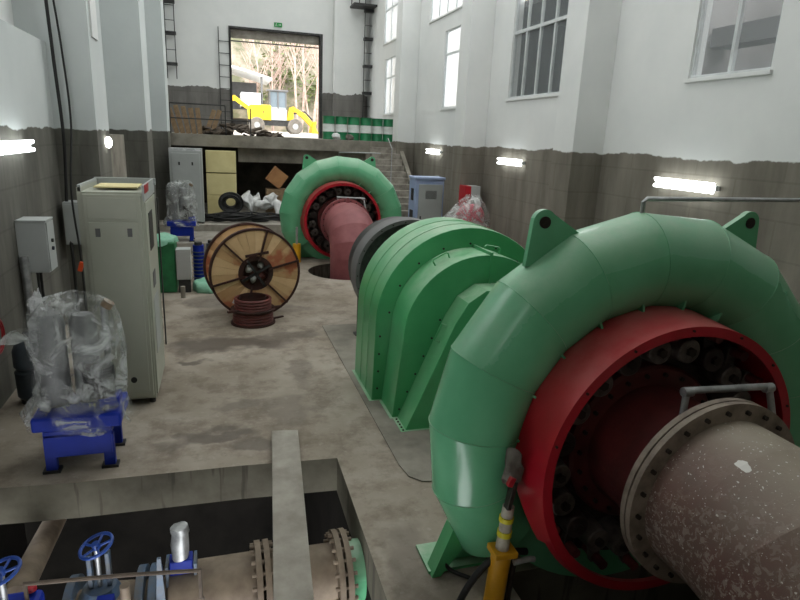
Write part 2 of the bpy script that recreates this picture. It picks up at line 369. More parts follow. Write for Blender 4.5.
# right wall and its windows
WR = [(5.6, 6.86, 3.72, 6.1), (9.95, 12.1, 3.72, 6.0), (14.1, 16.15, 3.66, 5.62), (20.3, 22.3, 3.66, 5.55), (14.3, 17.5, 6.06, 8.2), (20.2, 22.6, 6.1, 8.2), (9.9, 12.1, 6.5, 8.4), (4.6, 6.9, 6.6, 8.4)]
struct(wall_holes('x', 5.9, 6.1, -1, 25.2, -.1, 11, WR).build('wall_right', 'wall_r', smooth=0))
for (y0, yb) in ((8.5, 9.1), (13.05, 13.65), (18.4, 19.0), (3.4, 4.0)):
    ms = MB(); ms.bx(5.34, 5.9, y0, yb, 0, 11); o = ms.build('wall_pier', 'wall_r', smooth=0, bevel=.01); struct(o)
def window(n, x, y0, y1, z0, z1, trans, mull, glass, panes='glass'):
    ms = MB(); t = .035
    for a, b in ((y0, y0+t), (y1-t, y1)): ms.bx(x-.03, x+.03, a, b, z0, z1)
    for a, b in ((z0, z0+t), (z1-t, z1)) + (((trans-.03, trans+.03),) if trans else ()): ms.bx(x-.032, x+.032, y0, y1, a, b)
    for k in range(1, mull):
        yy = y0+(y1-y0)*k/mull; ms.bx(x-.025, x+.025, yy-.025, yy+.025, z0, z1)
    w = struct(ms.build('window_%d' % n, 'frame', smooth=0))
    g = MB(); g.bx(x+.0, x+.006, y0+.02, y1-.02, z0+.02, z1-.02); g.build('pane', glass, w, smooth=0)
    s2 = MB(); s2.bx(x-.1, x+.06, y0-.03, y1+.03, z0-.05, z0-.002); s2.build('window_sill', 'white', w, smooth=0)
window(1, 5.96, *WR[0], 5.6, 2, 'glass')
window(2, 5.96, *WR[1], 5.0, 4, 'glass')
window(3, 5.96, *WR[2], 5.03, 2, 'milk')
window(4, 5.96, *WR[3], 4.9, 3, 'milk')
window(5, 5.96, *WR[4], 0, 5, 'milk')
window(6, 5.96, *WR[5], 7.2, 3, 'milk')
# room seen through the two near windows
ms = MB(); ms.bx(6.1, 10, 3.9, 4.1, 2.6, 9.5); ms.bx(9.2, 9.4, 4, 8.6, 2.6, 6.1); ms.bx(6.1, 9.4, 8.4, 8.6, 2.6, 9.5); ms.bx(6.1, 9.4, 4, 8.6, 2.5, 2.6)
struct(ms.build('wall_side_room', 'roomgrey', smooth=0))
ms = MB(); ms.bx(7.5, 7.9, 4.15, 8.35, 4.4, 4.68); tag(ms.build('air_duct', 'duct', smooth=0), 'dark grey box duct seen through the nearest right wall window', 'duct')
ms = MB(); ms.bx(9.2, 9.4, 9.1, 13.6, 2.6, 5.62); ms.bx(6.1, 9.4, 13.4, 13.6, 2.6, 5.62); ms.bx(6.1, 9.4, 9.0, 9.2, 2.6, 5.62); ms.bx(6.1, 9.4, 9, 13.6, 2.5, 2.6); ms.bx(6.1, 9.4, 9, 13.6, 5.5, 5.62)
struct(ms.build('wall_dark_room', 'roomdark', smooth=0))
for k, yy in enumerate((12.9, 11.9)):
    t = thing('storage_rack', (8.2, yy, 2.6), 'dark shelf rack behind the second window, %s' % ('deeper in the room' if k == 0 else 'nearer the glass'), 'rack')
    for z in (.4, .8, 1.2, 1.6, 2.0, 2.4): MB().box((0, 0, z), (.9, .4, .03)).build('shelf', 'steel', t, smooth=0)
    for sx in (-.43, .43):
        for sy in (-.18, .18): MB().box((sx, sy, 1.25), (.03, .03, 2.5)).build('post', 'steel', t, smooth=0)
# left wall: low parapet in front, recessed wall above
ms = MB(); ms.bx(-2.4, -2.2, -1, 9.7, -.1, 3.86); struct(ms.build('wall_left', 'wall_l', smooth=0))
ms = wall_holes('x', -2.75, -2.55, -1, 9.7, 3.6, 11, [(4.5, 7.4, 4.2, 7.0)]); ms.bx(-2.6, -2.4, -1, 9.7, 3.7, 3.85); ms.bx(-2.55, -2.3, 7.75, 8.2, 3.85, 11)
struct(ms.build('wall_left_upper', 'white', smooth=0))
window(7, -2.62, 4.5, 7.4, 4.2, 7.0, 0, 3, 'milk')
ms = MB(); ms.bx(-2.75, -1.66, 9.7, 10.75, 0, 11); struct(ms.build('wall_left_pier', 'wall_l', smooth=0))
ms = MB(); ms.bx(-1.7, -1.635, 9.85, 10.3, 4.0, 11); struct(ms.build('pier_lit_strip', 'white', smooth=0))  # white strip added to paint the window-lit side of the pier
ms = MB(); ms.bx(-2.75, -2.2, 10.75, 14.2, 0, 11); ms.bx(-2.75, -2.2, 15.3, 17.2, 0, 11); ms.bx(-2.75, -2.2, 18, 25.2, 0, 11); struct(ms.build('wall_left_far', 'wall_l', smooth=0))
ms = MB(); ms.bx(-2.75, -1.7, 10.76, 12.6, 0, 2.66); struct(ms.build('wall_left_plinth', 'conc', smooth=0))
ms = MB(); ms.bx(-2.75, -1.46, 14.2, 15.3, 0, 11); struct(ms.build('wall_left_pier', 'wall_l', smooth=0))
ms = MB(); ms.bx(-2.75, -1.26, 17.2, 18.1, 0, 11); struct(ms.build('wall_left_pier', 'wall_l', smooth=0))
# end wall with the truck doorway
D0, D1, DZ = .58, 3.94, 6.54
struct(wall_holes('y', 25, 25.25, -2.75, 6.1, -.1, 11, [(D0, D1, 2.69, DZ)]).build('wall_back', 'wall_b', smooth=0))
ms = MB(); ms.bx(4.44, 5.7, 24.6, 25, 2.69, 11); struct(ms.build('wall_back_pier', 'wall_b', smooth=0))
ms = MB(); ms.bx(-2.2, 5.9, -1.2, -1, 0, 11); struct(ms.build('wall_front', 'conc', smooth=0))
ms = MB(); ms.bx(D0-.08, D0, 24.95, 25.3, 2.69, DZ); ms.bx(D1, D1+.1, 24.95, 25.3, 2.69, DZ); ms.bx(D0-.08, D1+.1, 24.95, 25.3, DZ, DZ+.07); ms.bx(D0, D1, 25.3, 25.36, DZ-.42, DZ-.38)
d = struct(ms.build('door_1', 'steel', smooth=0))
MB().bx(D0, D1, 25.22, 25.3, DZ-.3, DZ).build('rolled_shutter', 'conclight', d, smooth=0)
# platform
PZ, PY = 2.69, 18.5
ms = MB(); ms.bx(-2.2, 4.5, PY, 25, PZ-.33, PZ); ms.bx(4.5, 5.9, 18.75, 25, PZ-.33, PZ); ms.bx(.55, 4.5, PY+.35, PY+.6, PZ-.75, PZ-.33); ms.bx(4.38, 4.5, PY-.02, PY+.3, 0, PZ-.33)
struct(ms.build('floor_platform', 'conc', smooth=0))
ms = MB(); ms.bx(-2.2, 5.9, 21.5, 21.7, 0, PZ-.33); struct(ms.build('wall_under_platform', 'concdark', smooth=0))
ms = MB(); ms.prism([(-2.2, 14.5), (-.2, 14.5), (.55, 15.2), (.6, 16.3), (-2.2, 16.3)], 0, .25); ms.bx(-2.2, 1.9, 16.3, 21.5, 0, .42)
struct(ms.build('floor_step', 'conclight', smooth=0))
# stairs
ms = MB(); n = 15; h = PZ/(n+1); run = .235
for k in range(n):
    y1 = 18.75-k*run; ms.bx(4.5, 5.42, y1-run-.012, y1, 0 if k > n-3 else PZ-(k+1)*h-.35, PZ-(k+1)*h)
struct(ms.build('stairs', 'steps', smooth=0, bevel=.012))
ms = MB(); ms.prism([(18.75, PZ), (15.2, .15), (15.2, 0), (18.75, 0)], 5.43, 5.55, Matrix(((0, 0, 1, 0), (1, 0, 0, 0), (0, 1, 0, 0), (0, 0, 0, 1)))); struct(ms.build('wall_stair_side', 'conc', smooth=0))
t = thing('stair_handrail', (4.75, 16.9, 1.6), 'thin pale metal rail post standing on the left side of the far stairs', 'railing')
MB().tube([(0, 0, -.33), (0, 0, .95)], .014).build('post', 'galv', t)
MB().tube([(0, 0, .93), (0, .45, 1.2)], .012).build('rail', 'galv', t)

# ------------------------------------------------------------------ turbine
def ang_prof(f, n): return [f(2*PI*k/n) for k in range(n+1)]
def make_turbine():
    t = thing('water_turbine', (2.58, 3.12, 0), 'large green spiral cased turbine with red band, nearest the camera at right', 'turbine', 'horizontal water turbines in the hall')
    cz = .96
    # spiral casing: mitred tube
    ms = MB(); nseg = 22; a0, a1 = math.radians(-48), math.radians(214); nm = 40
    def ring(a):
        q = (a-a0)/(a1-a0); r = .325-.04*q; RR = 1.60-.245*q-r
        cx, cz2 = RR*math.cos(a), RR*math.sin(a); out = []
        for k in range(nm):
            b = 2*PI*k/nm; rr = r*math.cos(b); out.append(((RR+rr)*math.cos(a), r*.98*math.sin(b), cz+(RR+rr)*math.sin(a)))
        return out
    ns = 13
    for i in range(ns):
        A = [ms.b.verts.new(p) for p in ring(a0+(a1-a0)*i/ns)]; B = [ms.b.verts.new(p) for p in ring(a0+(a1-a0)*(i+1)/ns)]
        for k in range(nm): ms.b.faces.new((A[k], A[(k+1) % nm], B[(k+1) % nm], B[k]))
        if i == 0: ms.b.faces.new(A)
        if i == ns-1: ms.b.faces.new(B[::-1])
    sc = ms.build('spiral_casing', 'green', t, smooth=35)
    ms = MB()
    for i in range(1, ns):
        P = [Vector(p) for p in ring(a0+(a1-a0)*i/ns)]; ms.tube(P, .0035, 5, closed=True)
    ms.build('weld_bead', 'green', sc)
    # stay ring with ribs
    MB().lathe([(.8, -.13), (1.1, -.13), (1.1, .1), (.8, .1)], yax(0, 0, cz), 64).build('stay_ring', 'green', t)
    for k in range(14):
        a = math.radians(-30+k*240/13); ms = MB(); c, s_ = math.cos(a), math.sin(a)
        ms.box((.98*c, -.17, cz+.98*s_), (.22, .12, .014), (0, -a, 0)); ms.build('rib', 'green', t, smooth=0)
    # lifting lugs
    for sx in (-1, 1):
        P = [(-.86, 1.14)]
        P += [(-.76+.075*math.cos(math.radians(q)), 1.405+.075*math.sin(math.radians(q))) for q in range(175, 39, -15)]
        P += [(-.45, 1.30), (-.45, 1.2)]
        ms = MB(); ms.prism([(-sx*x, z) for x, z in P], -.02, .02, yax(0, 0, cz)); lg = ms.build('lifting_lug', 'green', t, smooth=30)
        MB().cyl((sx*.76, -.028, cz+1.405), (sx*.76, .028, cz+1.405), .036, n=16).build('lug_eye', 'bolt', lg)
    # regulating band (outer red ring)
    ms = MB(); n = 120; r1, rb, r0 = .885, .91, .855; rows = []
    for k in range(n):
        a = 2*PI*k/n; deg = (math.degrees(a)+90) % 360-90   # -90..270
        up = min(max((deg+28)/34, 0), 1)*min(max((208-deg)/34, 0), 1)
        yb = -.52+.06+.31*up; yf = -.52; fl = .03*(1 if (0 < up < 1) else 0)
        c, s_ = math.cos(a), math.sin(a)
        rows.append([ms.b.verts.new((r*c, y, cz+r*s_)) for r, y in ((r1, yf), (rb+fl, yb), (r0, yb), (r0, yf+.03), (r0-.03, yf+.03), (r0-.03, yf))])
    for k in range(n):
        A, B = rows[k], rows[(k+1) % n]
        for j in range(6): ms.b.faces.new((A[j], B[j], B[(j+1) % 6], A[(j+1) % 6]))
    rr = ms.build('regulating_ring', 'red', t, smooth=40)
    for deg in (22, 45, 68, 92, 118, 142, 165): a = math.radians(deg); MB().cyl((.862*math.cos(a), -.53, cz+.862*math.sin(a)), (.862*math.cos(a), -.515, cz+.862*math.sin(a)), .008, n=8).build('bolt', 'bolt', rr)
    # head cover
    MB().lathe([(0, -.16), (.86, -.16), (.86, -.08), (0, -.08)], yax(0, 0, cz), 64).build('head_cover', 'gate', t)
    MB().lathe([(.40, -.25), (.52, -.25), (.54, -.23), (.54, -.14), (.40, -.14)], yax(0, 0, cz), 64).build('inner_cover_flange', 'darkred', t)
    for k in range(22):
        a = 2*PI*k/22; MB().cyl((.485*math.cos(a), -.27, cz+.485*math.sin(a)), (.485*math.cos(a), -.245, cz+.485*math.sin(a)), .014, n=8).build('cover_bolt', 'bolt', t, smooth=0)
    for k in range(20):
        a = 2*PI*(k+.4)/20; ca, sa = math.cos(a), math.sin(a); ta = a+.5
        P1 = Vector((.68*ca, 0, .68*sa)); P2 = Vector((.81*math.cos(a+.13), 0, .81*math.sin(a+.13)))
        ms = MB(); d = P2-P1; L = d.length; an = math.atan2(d.z, d.x)
        ms.box((.5*(P1+P2).x, -.29, cz+.5*(P1+P2).z), (L+.07, .045, .075), (0, -an, 0)); ms.cyl((P1.x, -.36, cz+P1.z), (P1.x, -.15, cz+P1.z), .078, .09, 20)
        lv = ms.build('wicket_gate_lever', 'gatelight' if k % 3 else 'gate', t, smooth=35, bevel=.008)
        MB().cyl((P2.x, -.40, cz+P2.z), (P2.x, -.2, cz+P2.z), .032, n=12).build('link_pin', 'darkred', lv)
        MB().cyl((P1.x, -.385, cz+P1.z), (P1.x, -.355, cz+P1.z), .03, n=6).build('shaft_nut', 'bolt', lv, smooth=0)
    # draft pipe: inner red section, flange pair, outer section with mitred elbow
    MB().lathe([(.425, -.14), (.405, -.5), (.41, -.8)], yax(0, 0, cz), 56).build('inner_pipe', 'darkred', t, label='dark red short pipe section between cover and flange')
    for y in (-.81, -.855):
        MB().lathe([(.40, y), (.56, y), (.56, y+.035), (.40, y+.035), (.40, y)], yax(0, 0, cz), 72).build('pipe_flange', 'flange', t)
    for k in range(24):
        a = 2*PI*(k+.3)/24; MB().cyl((.512*math.cos(a), -.874, cz+.512*math.sin(a)), (.512*math.cos(a), -.85, cz+.512*math.sin(a)), .014, n=6).build('flange_bolt', 'bolt', t, smooth=0)
    pr_ = .462; ms = MB(); rings = []; bend = .62; ys = -1.12; nseg = 4; n = 64
    cen = (ys, cz-bend)
    rings.append((Vector((0, -.85, cz)), 0, pr_))
    P0 = Vector((0, ys, cz))
    dirs = [PI/2*(i+.5)/nseg for i in range(nseg)]
    p = Vector((0, ys, cz)); rings.append((p.copy(), 0+PI/2/nseg/4, pr_))
    chord = 2*bend*math.sin(PI/4/nseg)
    for i in range(nseg):
        a = dirs[i]; p = p+Vector((0, -math.cos(a), -math.sin(a)))*chord
        nxt = dirs[i+1] if i < nseg-1 else PI/2; rings.append((p.copy(), (a+nxt)/2, pr_))
    rings.append((Vector((0, p.y, -.75)), PI/2, pr_))
    loops = []
    for (c_, an, r) in rings:
        ux = Vector((1, 0, 0)); uz = Vector((0, -math.sin(an), math.cos(an)))
        loops.append([c_+ux*r*math.cos(2*PI*k/n)+uz*r*math.sin(2*PI*k/n) for k in range(n)])
    for A_, B_ in zip(loops, loops[1:]):
        A = [ms.b.verts.new(q) for q in A_]; B = [ms.b.verts.new(q) for q in B_]
        for k in range(n): ms.b.faces.new((A[k], A[(k+1) % n], B[(k+1) % n], B[k]))
    dp = ms.build('draft_elbow', 'dustpipe', t, smooth=30, label='dusty grey and red elbow pipe')
    # small bypass pipe
    MB().tube([(-.16, -.68, cz+.37), (-.16, -.68, cz+.56), (-.145, -.68, cz+.575), (.40, -.68, cz+.555), (.43, -.68, cz+.53), (.46, -.74, cz+.30)], .02, 10).build('bypass_pipe', 'galv', t)
    for q in ((-.155, -.68, cz+.568), (.415, -.68, cz+.546)): MB().cyl((q[0]-.03, q[1], q[2]), (q[0]+.03, q[1], q[2]), .027, n=12).build('pipe_elbow_fitting', 'galv', t)
    MB().tube([(-.08, 0, cz+1.4), (-.08, 0, cz+1.53), (-.06, 0, cz+1.55), (1.5, 0, cz+1.56), (3.2, 0, cz+1.56)], .014, 8).build('vent_pipe', 'galv', t)
    # feet
    for sx in (-1, 1):
        ms = MB(); ms.prism([(sx*1.32, 0), (sx*1.26, 0), (sx*.82, .60), (sx*1.10, .60)], -.02, .10, yax(0, 0, 0)); ms.build('support_leg', 'cover', t, smooth=0)
        MB().bx(min(sx*1.33, sx*.9), max(sx*1.33, sx*.9), .02, .3, 0, .02).build('foot_plate', 'cover', t, smooth=0)
    MB().prism([(-1.2, 0), (1.2, 0), (.8, .6), (-.8, .6)], .10, .2, yax()).build('base_plate', 'green', t, smooth=0)
    return t
turb = make_turbine()
far = copy_tree(turb); far.location = (2.66, 13.85, .0); far.scale = (1.0, 1.0, .975)
far['label'] = 'smaller looking green turbine with pink elbow pipe, at the far end before the stairs'
for o in list(C.objects):
    if o.parent == far and o.name.startswith('draft_elbow'):
        MB().prism([(-.04, 0), (.04, 0), (.015, .12), (-.015, .12)], -.012, .012, Matrix.Translation((0, -1.0, .96+.45)) @ yax()).build('pipe_tab', 'pinkpipe', o, smooth=0)
        o.data = o.data.copy(); o.data.materials[0] = M['pinkpipe']; o['label'] = 'faded red pink elbow pipe going down into a round floor opening'
    if o.parent == far and o.name.startswith('draft_elbow'): o.scale = (1.08, 1, 1.02)
    if o.parent == far and o.name.startswith('vent_pipe'): o.scale = (.3, 1, 1)
    if o.parent == far and o.name.startswith('pipe_flange'): o.data = o.data.copy(); o.data.materials[0] = M['pinkpipe']

# ------------------------------------------------------------------ generator cover and flywheel
def make_cover():
    t = thing('generator_cover', (2.56, 5.5, 0), 'bright green stepped arched cover behind the near turbine', 'machine cover')
    def arch(hw, cz, r, splay, n=28, z0=.0):
        P = [(hw, z0)]; P += [(r*math.cos(PI*k/n), cz+r*math.sin(PI*k/n)) for k in range(n+1)]; P.append((-hw, z0)); return P
    ms = MB(); ms.prism(arch(1.04, .9, 1.02, 0), .35, 1.22, yax()); a = ms.build('outer_shell', 'cover', t, smooth=25, bevel=.006)
    ms = MB(); ms.prism(arch(.93, .86, .85, 0), -.1, .35, yax()); b = ms.build('middle_shell', 'cover', t, smooth=25, bevel=.006)
    ms = MB(); ms.prism([(.88, 0), (.42, 1.1), (.3, 1.3), (.12, 1.42), (-.12, 1.42), (-.3, 1.3), (-.42, 1.1), (-.88, 0)], -.4, -.1, yax()); c = ms.build('hopper_shell', 'cover', t, smooth=25, bevel=.006)
    for (hw, y0, y1) in ((1.07, .33, 1.25), (.96, -.13, .33), (.93, -.43, -.13)): MB().bx(-hw, hw, y0, y1, 0, .015).build('base_flange', 'cover', t, smooth=0)
    ms = MB(); ms.prism([(1.2, 0), (1.2, 1), (1.0, 1.6), (0, 1.6)], 0, 0.001) if False else None
    # seam straps on the outer shell
    for y in (.62, .9):
        ms = MB(); pts = [(-1.045, y, 0.03)] + [(1.026*math.cos(PI-PI*k/28), y, .9+1.026*math.sin(PI*k/28)) for k in range(29)] + [(1.045, y, .03)]; ms.tube(pts, .003, 6); ms.build('seam_strip', 'cover', a)
    for q in range(2):
        A = [.8, 1.02][0]; 
    # bolts along the faces
    for k in range(9):
        an = PI*(k+.5)/9; MB().cyl((.89*math.cos(an), .343, .86+.89*math.sin(an)), (.89*math.cos(an), .352, .86+.89*math.sin(an)), .012, n=8).build('cover_bolt', 'bolt', t, smooth=0)
    for sx in (-1, 1):
        for k in range(4): z = .15+.2*k; MB().cyl((sx*(.985-.02*z), .343, z), (sx*(.985-.02*z), .352, z), .012, n=8).build('cover_bolt', 'bolt', t, smooth=0)
        for k in range(6): z = .1+.19*k; MB().cyl((sx*(.9-.41*z), -.108, z), (sx*(.9-.41*z), -.098, z), .011, n=8).build('cover_bolt', 'bolt', t, smooth=0)
        for k in range(5): MB().cyl((sx*(.9), -.4+.06*k, .01), (sx*.9, -.4+.06*k, .025), .01, n=6).build('flange_bolt', 'bolt', t, smooth=0)
    # lifting handles: bent rods
    for (an, y, r) in ((118, .12, .85), (80, .12, .85)):
        a_ = math.radians(an); ms = MB(); e = .1
        pts = []
        for (da, h) in ((-e, 0), (-e, .05), (-e*.8, .065), (e*.8, .065), (e, .05), (e, 0)): pts.append(((r+h)*math.cos(a_+da), y, .86+(r+h)*math.sin(a_+da)))
        ms.tube(pts, .009, 8); ms.build('handle', 'cover', t)
    d = Vector((-.46, 0, 1.1)).normalized(); n_ = Vector((-d.z, 0, d.x)); 
    for zc, sx in ((.95, -1), (.95, 1)):
        p = Vector((-.88, 0, 0))+Vector((.46, 0, 1.1))*(zc/1.1); dd = Vector((.46, 0, 1.1)).normalized(); nn = Vector((-dd.z, 0, dd.x)); pts = [p-dd*.09, p-dd*.09+nn*.06, p+dd*.09+nn*.06, p+dd*.09]
        MB().tube([(q.x*-sx, -.25, q.z) for q in pts], .009, 8).build('handle', 'cover', t)
    # split line on the middle shell's top and a small hasp
    MB().bx(.03, .05, -.13, .34, 1.705, 1.74).build('split_flange', 'cover', t, smooth=0)
    MB().bx(.03, .05, -.125, -.1, 1.3, 1.73).build('split_flange', 'cover', t, smooth=0)
    return t
make_cover()
t = thing('flywheel_guard', (2.6, 8.1, 0), 'grey rimmed dark round guard on legs behind the green stepped cover', 'machine guard')
MB().lathe([(.745, -.04), (.80, -.04), (.80, .3), (.745, .3), (.745, -.04)], yax(0, 0, .9), 64).build('rim', 'duct', t)
MB().lathe([(0, 0), (.75, 0), (.75, .7), (0, .7)], yax(0, 0.02, .9), 64).build('dark_drum', 'steel', t)
for k in range(26): a = 2*PI*k/26; MB().cyl((.772*math.cos(a), -.052, .9+.772*math.sin(a)), (.772*math.cos(a), -.04, .9+.772*math.sin(a)), .01, n=6).build('rim_bolt', 'bolt', t, smooth=0)
for sx in (-1, 1):
    MB().bx(sx*.72-.03, sx*.72+.03, -.03, .03, 0, .6).build('leg', 'steel', t, smooth=0)
    MB().bx(sx*.72-.07, sx*.72+.07, -.07, .07, 0, .03).build('foot', 'steel', t, smooth=0)

# ------------------------------------------------------------------ servo cylinder with hoses beside the near turbine
t = thing('hydraulic_cylinder', (1.53, 2.78, -.27), 'yellow hydraulic cylinder with taped rod beside the near turbine', 'hydraulic cylinder')
MB().cyl((0, 0, 0), (.045, 0, .66), .062, n=24).build('barrel', 'yellow', t)
MB().box((.05, 0, .67), (.15, .13, .04), (0, .06, 0)).build('end_cap', 'yellow', t, bevel=.005)
MB().cyl((.09, -.02, .05), (.13, -.02, .66), .018, n=12).build('tie_rod', 'bolt', t)
MB().cyl((.045, 0, .68), (.06, 0, .98), .042, .036, n=16).build('rod_wrapping', 'whitecloth', t)
MB().cyl((.05, 0, .78), (.052, 0, .815), .045, n=16).build('tape_band', 'yellowtape', t); MB().cyl((.053, 0, .88), (.055, 0, .91), .0445, n=16).build('tape_band', 'yellowtape', t)
ms = MB(); bmesh.ops.create_icosphere(ms.b, subdivisions=3, radius=1, matrix=Matrix.Translation((.06, .0, 1.21)) @ Matrix.Diagonal((.05, .06, .14, 1)))
o = ms.build('cloth_wrapped_clevis', 'cloth', t); rough(o, .06, 13)
MB().box((.04, -.05, 1.1), (.03, .05, .2), (0, .15, 0)).build('clevis_bracket', 'bolt', t, bevel=.005)
MB().box((.015, -.08, 1.2), (.035, .03, .06), (0, .4, 0)).build('red_tag', 'red', t, bevel=.004)
MB().tube([(.10, -.06, .62), (.2, -.06, .63), (.24, -.06, .62)], .018).build('hose_fitting', 'galv', t)
def bez(pts, n=10):
    out = []; P = [Vector(p) for p in pts]; P = [P[0]*2-P[1]] + P + [P[-1]*2-P[-2]]
    for i in range(1, len(P)-2):
        for k in range(n):
            u = k/n; a, b, c, d = P[i-1:i+3]; out.append(.5*((2*b)+(c-a)*u+(2*a-5*b+4*c-d)*u*u+(-a+3*b-3*c+d)*u**3))
    out.append(P[-2]); return out
tag(MB().tube(bez([(1.77, 2.82, .33), (1.64, 2.8, .36), (1.5, 2.8, .31), (1.38, 2.8, .16), (1.32, 2.82, -.02), (1.33, 2.8, -.0)]), .022).build('hydraulic_hose', 'black'), 'thick black hose arching left from the yellow cylinder fitting', 'hose')
tag(MB().tube(bez([(1.68, 3.1, .30), (1.55, 3.1, .38), (1.43, 3.12, .34), (1.35, 3.12, .2), (1.37, 3.1, .06), (1.5, 3.0, .03)]), .014).build('hydraulic_hose', 'black'), 'thinner black hose looping behind the yellow cylinder by the green leg', 'hose')
t = thing('hydraulic_cylinder', (1.62, 13.4, 0), 'small yellow hydraulic cylinder at the foot of the far turbine', 'hydraulic cylinder')
MB().cyl((0, 0, .0), (0, 0, .42), .09, n=20).build('barrel', 'yellow', t); MB().cyl((0, 0, .42), (0, 0, .8), .025).build('rod', 'galv', t)

# ------------------------------------------------------------------ control cabinet
t = thing('control_cabinet', (-.985, 6.2, 0), 'tall grey-green control cabinet standing on the floor at left, open top rim', 'cabinet')
MB().bx(-.29, .29, .04, .88, .06, 2.2).build('body', 'cab', t, smooth=0, bevel=.006)
MB().bx(-.27, .27, .0, .04, .1, 2.18).build('front_panel', 'cab', t, smooth=0, bevel=.005)
fp = MB().bx(-.235, .235, -.012, .0, .16, 1.92).build('rear_door', 'cab', t, smooth=0, bevel=.004)
MB().bx(-.235, .235, -.01, .0, 1.95, 2.15).build('upper_panel', 'cab', t, smooth=0, bevel=.004)
for x in (-.15, .15): MB().bx(x-.022, x+.022, -.02, -.012, 1.78, 1.86).build('latch', 'duct', fp, smooth=0)
MB().cyl((.08, -.016, .3), (.08, -.01, .3), .032, n=20).build('knockout_hole', 'black', t)
MB().bx(-.33, -.29, .06, .88, .06, 2.24).build('side_panel', 'cab', t, smooth=0, bevel=.004)
ms = MB(); ms.bx(-.32, .33, .86, .9, 2.2, 2.27); ms.bx(.29, .31, .0, .9, 2.12, 2.27); ms.bx(-.32, -.29, .06, .9, 2.2, 2.26); ms.build('top_rim', 'cabgrey', t, smooth=0)
MB().bx(.311, .316, .02, .34, 2.19, 2.27).build('red_header_strip', 'redpaint', t, smooth=0)
MB().bx(-.2, .22, .2, .6, 2.222, 2.235).build('cardboard_sheet', 'foam', t, smooth=0)
for x in (-.24, .24):
    for y in (.1, .8): MB().cyl((x, y, 0), (x, y, .07), .035, n=12).build('foot', 'black', t)
sd = MB().bx(.29, .31, .06, .88, .1, 2.1).build('side_door', 'cab', t, smooth=0, bevel=.004)
MB().bx(.311, .318, .2, .5, 1.6, 1.98).build('display_window', 'steel', sd, smooth=0); MB().bx(.311, .318, .25, .45, 1.2, 1.36).build('meter_window', 'duct', sd, smooth=0)
MB().bx(.311, .316, .2, .6, .5, 1.1).build('label_panel', 'cabgrey', sd, smooth=0)
MB().bx(.33, .345, .86, .9, .35, 2.06).build('door_edge', 'steel', t, smooth=0)
t.scale = (.93, 1.05, 1)

# ------------------------------------------------------------------ wrapped pump units
def wrap(rings, name, m, parent, amp=.05, seed=0, n=56, sub=3):
    """plastic film draped over something: rings of (z, cx, cy, rx, ry)"""
    ms = MB(); rows = []; rr = []
    for a, b in zip(rings, rings[1:]):
        for k in range(sub): u = k/sub; rr.append(tuple(a[i]+(b[i]-a[i])*u for i in range(5)))
    rr.append(rings[-1])
    for (z, cx, cy, rx, ry) in rr:
        row = []
        for k in range(n):
            a = 2*PI*k/n; f = 1+amp*2.2*noise.noise(Vector((math.cos(a)*2.6+seed, math.sin(a)*2.6, z*1.3+seed)))+amp*1.1*math.sin(a*9+z*5+seed+3*noise.noise(Vector((z*3, a, seed))))
            row.append(ms.b.verts.new((cx+rx*f*math.cos(a), cy+ry*f*math.sin(a), z+amp*.5*noise.noise(Vector((a*2, z*6, seed))))))
        rows.append(row)
    for A, B in zip(rows, rows[1:]):
        for k in range(n): ms.b.faces.new((A[k], A[(k+1) % n], B[(k+1) % n], B[k]))
    ms.b.faces.new(rows[-1])
    return ms.build(name, m, parent, smooth=80)
def pump_unit(loc, s, label, flip=1):
    t = thing('oil_pump_unit', loc, label, 'pump unit', s=s)
    ms = MB(); ms.bx(-.27, .28, -.24, .24, .34, .40)
    fr = ms.build('frame', 'blue', t, smooth=0, bevel=.006)
    MB().bx(-.26, .27, -.24, -.21, .15, .36).build('front_apron', 'blue', fr, smooth=0)
    MB().bx(-.26, .27, .2, .235, .15, .36).build('rear_apron', 'blue', fr, smooth=0)
    for x in (-.23, .24):
        for y in (-.2, .2):
            lg = MB().bx(x-.045, x+.045, y-.03, y+.03, 0.02, .33).build('leg', 'blue', t, smooth=0, bevel=.004); MB().bx(x-.07, x+.07, y-.05, y+.05, 0, .025).build('foot', 'steel', lg, smooth=0)
    MB().bx(-.35, .36, -.25, .25, .40, .53).build('oil_tray', 'blue', t, smooth=0, bevel=.02)
    MB().lathe([(0, .55), (.125, .55), (.135, .6), (.135, 1.3), (.11, 1.39), (.05, 1.43), (0, 1.43)], Matrix.Translation((-.21, .05, 0)), 32).build('accumulator_tank', 'tank', t)
    MB().lathe([(0, .55), (.11, .55), (.11, 1.3), (.08, 1.36), (0, 1.37)], Matrix.Translation((.06, .1, 0)), 28).build('accumulator_tank', 'tank', t)
    mo = MB().cyl((.18, -.05, .64), (.18, -.05, .92), .12, n=28).build('motor', 'black', t)
    for k in range(10): MB().cyl((.18, -.05, .66+k*.026), (.18, -.05, .668+k*.026), .13, n=28).build('cooling_fin', 'steel', mo)
    MB().bx(.18, .34, -.15, .05, .55, .64).build('pump_block', 'blue', t, smooth=0, bevel=.01)
    MB().cyl((.24, .1, .55), (.24, .1, 1.45), .03, n=12).build('riser_pipe', 'galv', t)
    MB().lathe([(0, 0), (.05, 0), (.05, .06), (0, .06)], Matrix.Translation((.26, .08, 1.42)) @ Matrix.Rotation(.6, 4, 'Y'), 20).build('gauge', 'timber', t)
    wrap([(.38, 0.02, -.02, .43, .32), (.48, -.02, 0, .42, .31), (.62, 0.02, 0, .37, .28), (.85, .04, 0, .36, .26), (1.1, .03, .02, .37, .27), (1.35, -.01, .04, .35, .26), (1.5, .03, .04, .28, .2), (1.56, .06, .04, .14, .1)], 'plastic_wrap', 'film', t, .07, seed=loc[1])
    return t
p0 = pump_unit((-1.2, 5.22, 0), .94, 'plastic wrapped hydraulic pump unit on blue legs in front of the tall cabinet')
